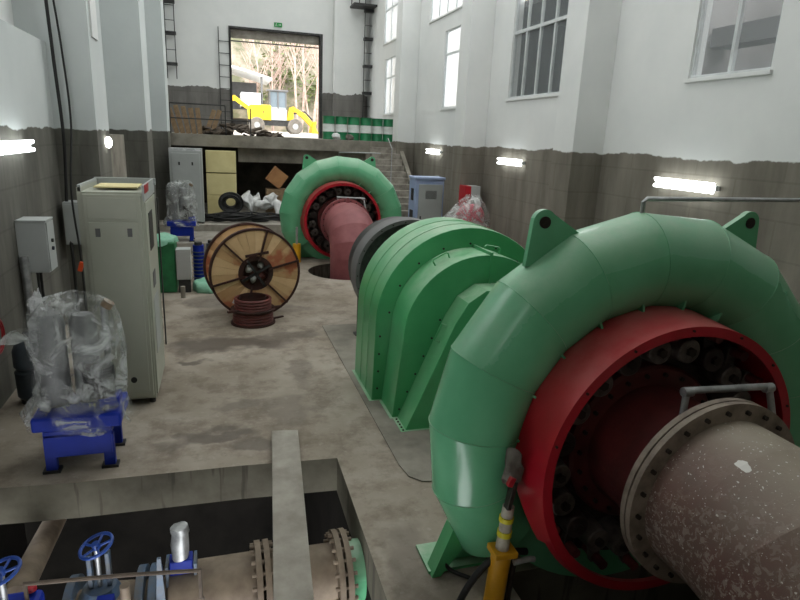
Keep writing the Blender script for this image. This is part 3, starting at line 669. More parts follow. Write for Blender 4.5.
wrap([(1.42, -.27, .02, .05, .05), (1.5, -.27, .02, .05, .04), (1.58, -.25, .02, .02, .02)], 'film_knot', 'film2', p0, .2, 3, 20)
ms = MB(); g = []
for i in range(9):
    row = []
    for j in range(5):
        u, v = i/8, j/4; row.append(ms.b.verts.new((-.25-.5*u, .05-.12*v, 1.36-.25*u-.16*v*(1-u)+.05*noise.noise(Vector((u*4, v*3, 1))))))
    g.append(row)
for i in range(8):
    for j in range(4): ms.b.faces.new((g[i][j], g[i+1][j], g[i+1][j+1], g[i][j+1]))
ms.build('film_flap', 'film', p0, smooth=80)
pump_unit((-.9, 14.95, .25), .9, 'far plastic wrapped pump unit on blue base, on the raised step', 1)

t = thing('gas_cylinder', (-1.93, 6.55, 0), 'small dark slate gas cylinder standing by the left wall', 'gas cylinder')
MB().lathe([(0, 0.03), (.1, 0.03), (.145, .08), (.15, .34), (.13, .36), (.13, .38), (.15, .4), (.15, .56), (.12, .64), (.05, .68), (0, .68)], None, 36).build('body', 'darkcyl', t)
MB().cyl((0, 0, .66), (0, 0, .76), .022, n=12).build('valve', 'steel', t); MB().cyl((-.04, 0, .74), (.06, 0, .74), .012, n=8).build('outlet', 'steel', t)
MB().lathe([(.1, 0), (.12, 0), (.12, .04), (.1, .04)], None, 28).build('foot_ring', 'steel', t)
ms = MB(); ms.tube([(-2.12+.0*k, 6.35+.17*math.cos(2*PI*k/28), .78+.17*math.sin(2*PI*k/28)) for k in range(28)], .012, 8, closed=True); ms.tube([(-2.12, 6.35+.13*math.cos(2*PI*k/28), .78+.14*math.sin(2*PI*k/28)) for k in range(28)], .01, 8, closed=True)
tag(ms.build('coiled_hose', 'redpaint'), 'coiled thin red hose hanging on the left wall at the picture edge', 'hose')

# ------------------------------------------------------------------ left wall fittings
t = thing('wall_junction_box', (-2.2, 7.62, 1.15), 'pale grey electrical box on the near left wall with two knobs', 'electrical box')
MB().bx(0, .3, -.1, .2, 0, .58).build('body', 'cabgrey', t, smooth=0, bevel=.006); dr = MB().bx(.3, .315, -.09, .19, .01, .57).build('door', 'cabgrey', t, smooth=0, bevel=.004)
for z in (.26, .35): MB().cyl((.315, .04, z), (.335, .04, z), .022, n=14).build('knob', 'black', dr)
MB().bx(.01, .31, -.11, .21, .58, .6).build('lid', 'cabgrey', t, smooth=0)
tag(MB().tube([(-2.14, 7.5, 0), (-2.14, 7.5, .5), (-2.14, 7.5, 1.35)], .045, 12).build('conduit_pipe', 'galv'), 'thick grey conduit standing left of the near wall box', 'pipe')
for yy, s_ in ((7.6, 'left'), (7.72, 'right')):
    tag(MB().tube([(-2.05, yy, .0), (-2.05, yy, 1.15)], .016, 8).build('cable_conduit', 'steel'), 'thin dark conduit under the near wall box, the %s of the two' % s_, 'pipe')
t = thing('wall_junction_box', (-2.2+.08, 9.4, 1.15), 'grey electrical box half hidden behind the tall cabinet', 'electrical box')
MB().bx(0, .24, -.06, .24, 0, .6).build('body', 'cabgrey', t, smooth=0, bevel=.005); MB().bx(.02, .22, -.075, -.06, .03, .57).build('door', 'cabgrey', t, smooth=0)
tag(MB().tube(bez([(-2.1, 9.5, 4.5), (-2.08, 9.52, 3.6), (-2.05, 9.5, 2.6), (-2.08, 9.42, 1.6), (-2.04, 9.3, .9), (-2.05, 9.3, 0)]), .022, 8).build('hanging_cable', 'black'), 'thick black cable hanging down the wall behind the boxes, the left one', 'cable')
tag(MB().tube(bez([(-2.03, 9.52, 4.6), (-1.99, 9.6, 3.8), (-1.95, 9.55, 2.85), (-1.98, 9.3, 1.9), (-1.93, 9.25, 1.0), (-1.94, 9.3, .2)]), .014, 8).build('hanging_cable', 'black'), 'thinner black cable hanging beside the thick one, the right one', 'cable')
# upper continuation of both
tag(MB().tube([(-2.08, 9.5, 4.4), (-2.3, 9.5, 10.9)], .02, 8).build('hanging_cable', 'black'), 'black cable rising out of the top of the picture at left', 'cable')
tag(MB().box((-1.93, 9.2, .86), (.06, .05, .14), (0, .3, 0)).build('cable_tag', 'orange', bevel=.01), 'small orange plastic clip on the cables behind the tall cabinet', 'clip')
def lamp(loc, L, label, side):
    t = thing('fluorescent_lamp', loc, label, 'wall lamp', 'fluorescent lamps along the walls')
    MB().bx(-.03, .03, -L/2, L/2, -.03, .03).build('housing', 'frame', t, smooth=0)
    for z in (-.045, .045): MB().cyl((side*.05, -L/2+.02, z), (side*.05, L/2-.02, z), .022, n=12).build('tube', 'tube', t)
    return t
lamp((-2.15, 7.55, 2.54), 1.3, 'lit fluorescent lamp on the left wall at the picture edge', 1)
lamp((5.86, 6.55, 2.38), 1.1, 'lit twin fluorescent lamp on the right wall above the near turbine', -1)
lamp((5.86, 11.6, 2.44), 1.1, 'lit fluorescent lamp on the right wall, middle of the three', -1)
lamp((5.86, 16.4, 2.5), 1.1, 'lit fluorescent lamp on the right wall, farthest, beside the stairs', -1)
t = thing('round_wall_lamp', (-1.62, 10.35, 2.56), 'small round lit lamp on the left pier above the cabinet', 'wall lamp')
MB().lathe([(0, -.02), (.07, -.02), (.07, .0)], Matrix.Rotation(PI/2, 4, 'Y'), 24).build('housing', 'steel', t)
ms = MB(); bmesh.ops.create_uvsphere(ms.b, u_segments=20, v_segments=12, radius=.085, matrix=Matrix.Diagonal((.6, 1, 1, 1))); ms.build('bulb', 'bulb', t)

# ------------------------------------------------------------------ wooden cable drum and hose reel
t = thing('cable_drum', (.44, 9.55, .70), 'large wooden cable drum with iron rim and spokes standing on edge', 'cable drum')
t.rotation_euler = (0, 0, math.radians(9))
for y in (-.28, .30):
    ms = MB(); n = 28
    for k in range(n):
        a0 = 2*PI*k/n; a1 = 2*PI*(k+1)/n-.004; h = .008*random.random()
        A = [(r*math.cos(a), r*math.sin(a)) for r in (.24, .68) for a in ((a0, a1) if r < .5 else (a1, a0))]
        ms.prism(A, y-.02-h, y+.02, yax())
    fl = ms.build('flange_disc', 'drumwood', t, smooth=0)
    MB().lathe([(.665, y-.035), (.70, y-.035), (.70, y+.03), (.665, y+.03), (.665, y-.035)], yax(), 72).build('iron_rim', 'drumrust', fl)
    if y < 0:
        for k in range(6):
            a = 2*PI*k/6+.25; MB().box((.45*math.cos(a), y-.04, .45*math.sin(a)), (.5, .03, .028), (0, -a, 0)).build('spoke', 'drumrust', fl, smooth=0)
        MB().lathe([(.20, y-.03), (.27, y-.03), (.27, y+.02)], yax(), 40).build('hub_ring', 'drumrust', fl)
        MB().box((0, y-.045, 0), (.48, .03, .035), (0, -.5, 0)).build('hub_bar', 'steel', fl, smooth=0); MB().box((0, y-.045, 0), (.48, .03, .035), (0, 1.0, 0)).build('hub_bar', 'steel', fl, smooth=0)
        MB().box((-.28, y-.05, -.43), (.16, .008, .12), (0, .55, 0)).build('paper_label', 'bagwhite', fl, smooth=0)
        MB().box((.02, y-.05, .3), (.36, .02, .04), (0, -.15, 0)).build('wood_scrap', 'drumrust', fl, smooth=0)
MB().cyl((0, -.28, 0), (0, .3, 0), .26, n=40, cap=False).build('barrel', 'drumwood', t)
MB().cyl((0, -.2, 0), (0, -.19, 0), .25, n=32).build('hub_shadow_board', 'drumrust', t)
for k, (x, z) in enumerate(((.1, .1), (-.1, .06), (-.02, -.12), (.12, -.06), (-.12, -.1))):
    ms = MB(); bmesh.ops.create_icosphere(ms.b, subdivisions=2, radius=.055, matrix=Matrix.Translation((x, -.22, z)) @ Matrix.Diagonal((1, .5, 1.1, 1))); o = ms.build('plastic_scrap', 'bagwhite' if k < 3 else 'hose', t); rough(o, .03, 14, k)
t = thing('hose_reel', (.42, 8.95, 0), 'low stack of red brown hose coils in front of the wooden drum', 'hose coil')
ms = MB()
for k in range(8):
    r = .28 if k < 4 else .255; z = .04+.044*k+(.03 if k >= 4 else 0)
    ms.tube([(r*math.cos(2*PI*j/40), r*math.sin(2*PI*j/40), z) for j in range(40)], .023, 8, closed=True)
ms.build('hose_windings', 'hose', t)
MB().lathe([(.2, 0.02), (.2, .42)], None, 32).build('core', 'drumrust', t)
for z in (0.012, .225): MB().lathe([(.15, z-.01), (.33, z-.01), (.33, z+.01), (.15, z+.01), (.15, z-.01)], None, 40).build('reel_flange', 'drumrust', t)
MB().box((.02, -.1, .235), (.82, .05, .03), (0, 0, .25)).build('cross_bar', 'drumrust', t, smooth=0); MB().box((.25, .1, .012), (.5, .04, .02), (0, 0, .5)).build('floor_bar', 'drumrust', t, smooth=0)
tag(MB().cyl((-.67, 10.55, 0), (-.67, 10.55, .2), .04, n=14).build('floor_pipe_stub', 'conc'), 'short grey pipe stub rising from the floor left of the drum', 'pipe stub')

# ------------------------------------------------------------------ items behind the cabinet
t = thing('bin', (-1.03, 11.2, 0), 'green sheet covered bin showing just behind the tall cabinet', 'bin')
MB().bx(-.24, .24, -.3, .3, 0, .9).build('body', 'sheet', t, smooth=0, bevel=.03); wrap([(.86, 0, 0, .27, .33), (.95, 0, 0, .25, .3), (.99, 0, 0, .12, .15)], 'cover_sheet', 'teal', t, .08, 2, 32)
t = thing('meter_box', (-.66, 11.0, 0), 'small white grey box on a dark stand behind the cabinet', 'box')
MB().bx(-.12, .12, -.13, .13, .24, .78).build('body', 'cabgrey', t, smooth=0, bevel=.005); MB().bx(-.1, .1, -.1, .1, 0, .24).build('stand', 'steel', t, smooth=0); MB().bx(-.1, .1, -.138, -.13, .28, .74).build('door', 'cabgrey', t, smooth=0)
for k in range(2):
    t = thing('electric_motor', (-.43+.24*k, 11.65+.2*k, 0), 'upright finned blue motor, the %s one beside the white box' % ('left' if k == 0 else 'right'), 'motor')
    MB().cyl((0, 0, .0), (0, 0, .72), .10, n=24).build('body', 'blue' if k == 0 else 'valveblue', t)
    for j in range(8): MB().cyl((0, 0, .1+j*.07), (0, 0, .115+j*.07), .118, n=24).build('cooling_fin', 'valveblue', t)
    MB().cyl((0, 0, .72), (0, 0, .78), .07, n=24).build('cap', 'steel', t)
ms = MB(); bmesh.ops.create_icosphere(ms.b, subdivisions=4, radius=1, matrix=Matrix.Translation((-.28, 11.0, .05)) @ Matrix.Diagonal((.22, .25, .17, 1))); o = ms.build('folded_sheet', 'teal'); rough(o, .08, 5)
tag(o, 'crumpled pale green sheet lying on the floor left of the drum', 'sheet')
# grey cabinet and foam boards
t = thing('switch_cabinet', (-.82, 16.75, .42), 'tall light grey cabinet under the left end of the platform', 'cabinet')
MB().bx(-.4, .4, -.2, .3, .03, 1.86).build('body', 'cabgrey', t, smooth=0, bevel=.006); f_ = MB().bx(-.34, .34, -.225, -.2, .06, 1.8).build('door', 'duct' if 0 else 'cabgrey', t, smooth=0, bevel=.006)
for x in (-.16, .16): MB().bx(x-.02, x+.02, -.24, -.225, 1.5, 1.58).build('latch', 'steel', f_, smooth=0)
for x in (-.36, .36): MB().bx(x-.03, x+.03, -.2, .3, 0, .03).build('skid', 'steel', t, smooth=0)
MB().bx(-.4, .4, -.19, .3, 1.86, 1.92).build('plastic_lid', 'film2', t, smooth=0)
for k, z in enumerate((.42, 1.03, 1.66)):
    tag(MB().bx(-.36, .46, 18.0, 18.4, z+.003, z+.60).build('foam_board_block', 'foam', smooth=0, bevel=.008), 'cream foam board block, the %s of the stack beside the grey cabinet' % ('bottom', 'middle', 'top')[k], 'foam block', 'cream foam blocks under the platform')
# black cable heap, wrapped rolls, cardboard
for k, (x, y, z, r, rz) in enumerate(((-.02, 17.0, .46, .42, 0), (.35, 16.9, .5, .46, .3), (.75, 17.1, .46, .45, -.2), (1.25, 17.0, .46, .45, .2))):
    ms = MB()
    for q in range(7):
        ph = random.random()*6; rr = r*(.75+.3*random.random()); 
        ms.tube([(rr*math.cos(2*PI*j/36)*1.15, rr*.55*math.sin(2*PI*j/36), .03+.045*(q % 4)+.02*math.sin(3*2*PI*j/36+ph)) for j in range(36)], .02, 7, closed=True)
    o = ms.build('cable_coil', 'black'); o.location = (x, y, z-.02); o.rotation_euler = (0, 0, rz)
    tag(o, 'black cable coil lying on the raised step, %s' % ('leftmost beside the grey cabinet', 'second from the left, highest heap', 'second from the right', 'rightmost by the far turbine')[k], 'cable coil', 'black cable coils on the step')
ms = MB()
for q in range(11):
    rq = .13+.17*random.random(); ph = random.random()*6
    ms.tube([(rq*1.15*math.cos(2*PI*j/30), -.08+.03*q+.05*math.sin(2*PI*j/30+ph), .28+rq*math.sin(2*PI*j/30)) for j in range(30)], .022, 7, closed=True)
o = ms.build('cable_coil', 'steel'); o.location = (.28, 17.4, .6); tag(o, 'grey upright cable coil leaning on the foam blocks', 'cable coil')
for k in range(5):
    ms = MB(); bmesh.ops.create_icosphere(ms.b, subdivisions=4, radius=1, matrix=Euler((.2*k, .5*math.sin(k*2.1), .7*k)).to_matrix().to_4x4() @ Matrix.Diagonal((.13+.03*(k % 2), .2, .27-.04*(k % 3), 1))); o = ms.build('wrapped_roll', 'bagwhite', smooth=80); rough(o, .16, 3.5, k*3); o.location = (.74+.215*k, 17.6+.2*(k % 2), .92-.06*(k % 3)-(.14 if k == 4 else 0))
    tag(o, 'white plastic wrapped roll on the cable coils, %s' % ('leftmost', 'second from left', 'middle one', 'second from right', 'rightmost')[k], 'wrapped roll', 'white wrapped rolls behind the cable coils')
tag(MB().bx(1.3, 1.88, 17.95, 18.5, .43, 1.22).build('timber_crate', 'timber', smooth=0, bevel=.01), 'dark timber crate behind the white rolls, under the cardboard box', 'crate')
t = tag(MB().box((1.62, 18.2, 1.55), (.46, .4, .46), (0, .65, 0)).build('cardboard_box', 'card', bevel=.006), 'tilted brown cardboard box above the white rolls', 'box')

# ------------------------------------------------------------------ platform items
t = thing('platform_railing', (-1.28, 18.62, PZ), 'dark steel pipe railing at the left end of the platform', 'railing')
for x in (0, 1.5, 2.2): MB().tube([(x, 0, 0), (x, 0, .82 if x < 2 else .78)], .018).build('post', 'steel', t)
MB().tube([(0, 0, .82), (1.5, 0, .82)], .018).build('top_rail', 'steel', t); MB().tube([(0, 0, .42), (2.2, 0, .42)], .016).build('mid_rail', 'steel', t)
for k in range(7):
    x = -1.15+.16*k; L = .75+.1*random.random()
    o = MB().box((0, 0, L/2), (.13, .03, L), (0, 0, 0)).build('timber_plank', 'timber', smooth=0); o.location = (x, 19.2+.06*k, PZ); o.rotation_euler = (-.25, -.28+.05*k if k < 5 else .35, 0)
    tag(o, 'old plank leaning at the left end of the platform, %s' % ('first', 'second', 'third', 'fourth', 'fifth', 'sixth', 'seventh')[k] + ' from the left', 'plank', 'leaning planks behind the railing')
ms = MB()
for k in range(70):
    x = -.4+2.3*random.random()**1.0; y = 19.2+random.random()*1.1; hh = .34*max(.15, 1-abs(x-.5)/1.5)
    ms.box((x, y, PZ+hh*random.random()+.02), (.35*random.random()+.1, .2*random.random()+.04, .03+.03*random.random()), (random.uniform(-.4, .4), random.uniform(-.4, .4), random.uniform(-1.5, 1.5)))
o = ms.build('scrap_heap', 'debris', smooth=0); tag(o, 'low dark heap of scrap and sticks behind the platform railing', 'scrap heap', kind='stuff')
b0 = None
for k in range(6):
    if b0 is None:
        b0 = thing('oil_drum', (0, 0, 0), '', 'drum')
        for nm, z0, z1, mm in (('lower_band', 0, .25, 'barrelgreen'), ('white_band', .25, .5, 'barrelwhite'), ('upper_band', .5, .74, 'barrelgreen')):
            MB().lathe([(0, z0), (.2, z0), (.207, z0+.01), (.2, z0+.02), (.2, z1), (0, z1)], None, 32).build(nm, mm, b0)
        MB().lathe([(.19, .735), (.21, .735), (.21, .755), (.19, .755)], None, 32).build('rim', 'barrelgreen', b0)
        MB().box((.0, -.2, .37), (.2, .01, .1)).build('printed_mark', 'duct', b0, smooth=0) if 0 else None
        b = b0
    else: b = copy_tree(b0)
    b.location = (3.58+.425*k, 20.7+(.12 if k > 3 else 0), PZ)
    tag(b, 'green and white oil drum on the platform, %s' % ('leftmost, nearest the doorway', 'second from left', 'third from left', 'fourth from left', 'fifth from left', 'rightmost, by the right wall')[k], 'drum', 'green and white oil drums in a row')
for k, (x, y, s_, lb) in enumerate(((3.75, 20.25, .16, 'pale crumpled sack lying before the leftmost drums'), (4.2, 20.2, .14, 'dark mottled sack lying before the second drum'), (3.75, 22.0, .16, 'tall white sack standing behind the leftmost drum'))):
    ms = MB(); bmesh.ops.create_icosphere(ms.b, subdivisions=3, radius=1, matrix=Matrix.Diagonal((s_, s_*.8, s_*(2.6 if k == 2 else .8), 1))); o = ms.build('sack', 'bagwhite' if k != 1 else 'cloth', smooth=80); rough(o, s_*.35, 5/s_*.3, k); o.location = (x, y, PZ+s_*(2.2 if k == 2 else .6)); tag(o, lb, 'sack')
# ladders
def ladder(loc, H, w, label, step=.35, shelf=0, seg=0, mt='steel'):
    t = thing('wall_ladder', loc, label, 'ladder')
    for sx in (-w/2, w/2): MB().box((sx, 0, H/2), (.03, .03, H)).build('side_rail', mt, t, smooth=0)
    for k in range(1, int(H/step)): MB().box((0, 0, k*step), (w, .022, .022)).build('rung', mt, t, smooth=0)
    if shelf:
        for k in range(int(H/shelf)): MB().box((0, -.1, .5+k*shelf), (w+.1, .25, .1)).build('cage_band', 'steel', t, smooth=0)
    return t
ladder((.34, 24.93, PZ), 3.85, .42, 'wall ladder fixed just left of the doorway', .42)
ladder((-1.55, 24.85, 4.6), 6.2, .32, 'caged wall ladder high at the left end of the end wall', .5, 1.05)
ladder((6.0-.22, 24.5, 3.0), 7.8, .34, 'caged wall ladder in the right corner of the end wall', .5, 1.0)
tag(MB().bx(5.0, 5.88, 23.7, 24.5, 7.55, 7.62).build('ladder_landing', 'steel', smooth=0), 'small dark steel landing beside the right corner ladder', 'landing')
ladder((5.2, 24.4, 7.62), 3.0, .3, 'short upper ladder standing on the steel landing', .4)
t = thing('exit_sign', (2.33, 24.97, 6.72), 'small green exit sign above the doorway', 'sign')
MB().bx(-.15, .15, -.03, .02, 0, .15).build('plate', 'signgreen', t, smooth=0)
ms = MB(); ms.cyl((-.07, -.034, .115), (-.07, -.03, .115), .014, n=10); ms.box((-.075, -.032, .08), (.02, .004, .05), (0, .3, 0)); ms.box((-.055, -.032, .045), (.045, .004, .012), (0, .5, 0)); ms.box((-.095, -.032, .045), (.045, .004, .012), (0, -.8, 0)); ms.box((.06, -.032, .075), (.09, .004, .014)); ms.box((.085, -.032, .09), (.04, .004, .012), (0, .7, 0)); ms.box((.085, -.032, .06), (.04, .004, .012), (0, -.7, 0))
ms.build('pictogram', 'barrelwhite', t, smooth=0)

# ------------------------------------------------------------------ right side items
t = thing('switch_cabinet', (5.12, 14.6, 0), 'pale blue and grey cabinet standing at the foot of the stairs', 'cabinet')
MB().bx(-.38, .38, -.1, .45, .0, 1.84).build('body', 'cabblue', t, smooth=0, bevel=.01); dd = MB().bx(-.30, .34, -.125, -.1, .1, 1.72).build('door', 'cabgrey', t, smooth=0, bevel=.006)
ms = MB()
for k in range(9): ms.bx(-.12, .18, -.132, -.125, 1.36+k*.024, 1.37+k*.024)
ms.build('vent_slots', 'duct', dd, smooth=0); MB().bx(-.25, -.22, -.15, -.125, .8, .92).build('handle', 'steel', dd, smooth=0)
MB().bx(-.40, .40, -.14, .47, 1.84, 1.9).build('top', 'cabblue', t, smooth=0, bevel=.01)
MB().bx(-.392, -.38, .05, .25, 1.3, 1.6).build('meter_window', 'steel', t, smooth=0); MB().bx(-.392, -.38, .05, .3, .7, 1.05).build('vent_grille', 'steel', t, smooth=0)
t = thing('fire_hose_box', (5.42, 12.65, 1.22), 'red box with white lettered front on the right wall pier', 'fire box')
MB().bx(-.10, .04, .0, .38, 0, .62).build('body', 'redpaint', t, smooth=0, bevel=.006); MB().bx(.04, .26, .0, .34, 0, .62).build('side_panel', 'cabgrey', t, smooth=0)
ms = MB(); ms.bx(-.08, -.07, -.006, 0, .3, .44); ms.bx(-.045, -.035, -.006, 0, .3, .44); ms.bx(-.01, 0, -.006, 0, .3, .44); ms.bx(-.08, 0, -.006, 0, .36, .375); ms.build('white_lettering', 'bagwhite', t, smooth=0)
t = thing('wrapped_machine', (4.95, 11.6, 0), 'red machine under white plastic sheeting behind the green cover', 'wrapped machine')
ms = MB(); bmesh.ops.create_icosphere(ms.b, subdivisions=4, radius=1, matrix=Matrix.Translation((.08, 0, 1.25)) @ Matrix.Diagonal((.30, .3, .32, 1))); o = ms.build('body', 'bagpink', t, smooth=80); rough(o, .05, 4)
MB().bx(-.35, .4, -.3, .3, 0, 1.1).build('base', 'redpaint', t, smooth=0)
wrap([(.85, -.05, 0, .62, .4), (1.15, -.05, 0, .5, .38), (1.3, .0, 0, .42, .36), (1.5, .07, 0, .32, .32), (1.66, .1, 0, .2, .2), (1.74, .12, 0, .1, .1)], 'plastic_sheet', 'film', t, .1, 5)

# ------------------------------------------------------------------ pit contents and plank
tag(MB().prism([(.395, 5.27), (.64, 5.24), (.40, 2.2), (.16, 2.22)], .004, .06).build('concrete_plank', 'conclight', smooth=0, bevel=.006), 'long pale concrete plank laid across the pit', 'plank')
def xax(x, y, z): return Matrix.Translation((x, y, z)) @ Matrix(((0, 0, 1, 0), (1, 0, 0, 0), (0, 1, 0, 0), (0, 0, 0, 1)))
py, pz = 3.72, -.36
t = thing('valve_pipe', (0, py, pz), 'big dusty brown pipe with bolted flanges running along the pit', 'pipe')
MB().lathe([(.24, -.42), (.24, .17)], xax(0, 0, 0), 48).build('pipe_section', 'rustpipe', t)
MB().lathe([(.22, .24), (.22, .71)], xax(0, 0, 0), 48).build('pipe_section', 'rustpipe', t)
MB().lathe([(.22, .80), (.22, .92)], xax(0, 0, 0), 48).build('pipe_section', 'green', t, label='pale green pipe section')
for x in (.15, .21, .715, .775):
    fl = MB().lathe([(.2, x), (.31, x), (.31, x+.04), (.2, x+.04), (.2, x)], xax(0, 0, 0), 56).build('flange', 'rustpipe', t)
for xx in (.145, .71):
    for k in range(20):
        a = 2*PI*k/20; MB().cyl((xx-.025, .28*math.cos(a), .28*math.sin(a)), (xx+.135, .28*math.cos(a), .28*math.sin(a)), .014, n=8).build('bolt', 'rustpipe', t)
def handwheel(parent, c, r, tilt, mt='wheelblue'):
    Mx = Matrix.Translation(c) @ Euler(tilt).to_matrix().to_4x4(); ms = MB()
    ms.tube([Mx @ Vector((r*math.cos(2*PI*k/40), r*math.sin(2*PI*k/40), 0)) for k in range(40)], .011, 8, closed=True)
    for k in range(5): a = 2*PI*k/5; ms.tube([Mx @ Vector((0, 0, -.01)), Mx @ Vector((r*math.cos(a), r*math.sin(a), 0))], .008, 6)
    ms.cyl(Mx @ Vector((0, 0, -.02)), Mx @ Vector((0, 0, .02)), .025, n=12); return ms.build('handwheel', mt, parent)
t = thing('gate_valve', (-.84, 3.66, -.3), 'dull blue valve with large blue handwheel in the pit', 'valve')
handwheel(t, (0, 0, .50), .10, (.12, -.3, 0))
MB().cyl((0, 0, .2), (0, 0, .50), .016, n=10).build('stem', 'galv', t)
for sx in (-.05, .06): MB().box((sx, 0, .32), (.03, .05, .26)).build('yoke_arm', 'valveblue', t, bevel=.006)
MB().lathe([(.0, 0), (.14, 0), (.15, .1), (.1, .2), (0, .2)], None, 28).build('bonnet', 'valveblue', t)
MB().lathe([(.0, -.42), (.22, -.42), (.27, -.2), (.2, 0), (0, .02)], None, 32).build('body', 'valveblue', t)
MB().bx(.0, .1, -.18, -.1, .1, .2).build('blue_name_plate', 'blue', t, smooth=0)
for x in (-.2, .22, .3): MB().lathe([(.0, x), (.31, x), (.31, x+.05), (0, x+.05)], xax(0, 0, -.08), 40).build('end_flange', 'valveblue', t)
MB().lathe([(.2, -.2), (.24, 0), (.2, .4)], xax(0, 0, -.08), 40).build('body_barrel', 'rustpipe', t)
t = thing('gate_valve', (-1.3, 3.3, -.08), 'blue valve with handwheel cut off by the left picture edge', 'valve')
handwheel(t, (0.05, 0, .45), .10, (.1, -.25, 0)); MB().cyl((.05, 0, .1), (.05, 0, .45), .018, n=10).build('stem', 'galv', t)
MB().bx(-.1, .22, -.12, .12, -.1, .22).build('bonnet', 'blue', t, smooth=0, bevel=.03); MB().lathe([(0, -.4), (.25, -.4), (.25, 0), (0, .05)], None, 28).build('body', 'blue', t)
MB().cyl((.16, .08, .24), (.16, .08, .27), .03, n=16).build('red_cap', 'redpaint', t)
tag(MB().tube([(-1.42, 3.9, -.3), (-1.6, 6.0, -.85)], .09, 20).build('inclined_pipe', 'rustpipe'), 'dim brown pipe sloping back into the dark pit at left', 'pipe')
t = thing('valve_actuator', (-.34, 3.72, -.2), 'silver foil capped actuator on a blue block in the pit', 'actuator')
o = MB().lathe([(0, .18), (.055, .18), (.06, .28), (.05, .36), (.06, .38), (.055, .42), (0, .43)], None, 24).build('foil_cap', 'galv', t); rough(o, .012, 18)
MB().bx(-.075, .075, -.05, .05, .02, .18).build('mounting_block', 'blue', t, smooth=0, bevel=.008); 
for x in (-.09, .09): MB().bx(x-.01, x+.01, -.07, .07, -.02, .16).build('side_plate', 'valveblue', t, smooth=0)
MB().lathe([(.0, -.3), (.2, -.3), (.22, -.1), (.1, .02), (0, .02)], None, 28).build('body', 'rustpipe', t)
t = thing('pit_guard_rod', (-.6, 3.3, 0), 'thin rusty rod rail crossing in front of the pit valves', 'rail')
MB().tube([(-.55, 0, .27), (0, 0, .225), (.4, 0, .18)], .012, 8).build('rod', 'debris', t); MB().tube([(.4, 0, .19), (.4, 0, -.02), (.4, .2, -.2)], .012, 8).build('drop_rod', 'debris', t)
MB().tube([(-.54, 0, .27), (-.54, 0, -.6)], .012, 8).build('drop_rod', 'debris', t)
t = thing('valve_lever', (-.46, 3.5, -.2), 'upright dull blue lever plate between valve and actuator', 'lever')
MB().prism([(-.03, 0), (.03, 0), (.018, .36), (-.005, .36)], -.01, .01, yax()).build('plate', 'valveblue', t, smooth=0); MB().cyl((-.2, -.03, .1), (-.2, -.03, .22), .03, n=12).build('post', 'rustpipe', t)

# ------------------------------------------------------------------ outside the doorway
ms = MB(); n = 30
for i in range(n):
    for j in range(12): pass
ms.prism([(25.25, 2.3), (48, 2.3), (48, 3.0), (34, 2.8), (25.25, 2.66)], -30, 40, Matrix(((0, 0, 1, 0), (1, 0, 0, 0), (0, 1, 0, 0), (0, 0, 0, 1)))); struct(ms.build('ground', 'ground', smooth=0))
ms = MB(); g = []
for i in range(41):
    row = []
    for j in range(25):
        x = -30+70*i/40; u = j/24; y = 44+u*22; z = 2.5+u*26+2.2*noise.noise(Vector((x*.2, y*.25, 0)))*min(1, u*4); row.append(ms.b.verts.new((x, y, z)))
    g.append(row)
for i in range(40):
    for j in range(24): ms.b.faces.new((g[i][j], g[i+1][j], g[i+1][j+1], g[i][j+1]))
struct(ms.build('hillside', 'hill', smooth=180))
def bare_tree(x, y, H, seed, label):
    rnd = random.Random(seed); ms = MB(); lean = rnd.uniform(-.12, .12)
    top = Vector((lean*H, 0, H)); pts = [Vector((lean*H*q/6+.12*rnd.uniform(-1, 1)*(q > 0), .1*rnd.uniform(-1, 1), H*q/6)) for q in range(7)]
    ms.tube(pts, [.09-.011*q for q in range(7)], 6)
    for b in range(14):
        q = rnd.uniform(.3, .95); i = int(q*6); p = pts[i].lerp(pts[min(i+1, 6)], q*6-i); L = H*.28*(1.2-q); a = rnd.uniform(0, 2*PI)
        e = p+Vector((math.cos(a)*L*.55, math.sin(a)*L*.55, L)); m_ = p.lerp(e, .5)+Vector((.05, .05, -.05)); ms.tube([p, m_, e], [.03, .022, .012], 5)
        for c in range(3):
            s0 = p.lerp(e, .4+.2*c); a2 = rnd.uniform(0, 2*PI); ms.tube([s0, s0+Vector((math.cos(a2)*L*.3, math.sin(a2)*L*.3, L*.35))], [.014, .008], 4)
    o = ms.build('bare_tree', 'twig'); o.location = (x, y, 2.5); return tag(o, label, 'tree', 'bare trees on the slope outside')
spots = [(2.9, 43.5, 9, 'bare tree behind the loader cab, left of the trunk cluster'), (5.0, 40, 10, 'pale bare tree behind the loader, first of the trunk cluster'), (5.5, 43, 11, 'pale bare tree, second trunk of the cluster'), (5.95, 40.3, 10, 'pale bare tree, third trunk of the cluster'), (6.5, 41, 12, 'pale bare tree, fourth trunk of the cluster'), (6.2, 44, 9, 'bare tree standing at the back of the trunk cluster'), (7.1, 42, 9, 'bare tree at the right, beside the door edge'), (2.3, 46, 8, 'thin bare tree between the shed and the loader cab'), (3.7, 44, 8, 'thin bare tree directly over the cab roof'), (4.4, 46, 9, 'bare tree high on the slope behind the cab')]
for k, (x, y, H, lb) in enumerate(spots): bare_tree(x, y, H, k+3, lb)
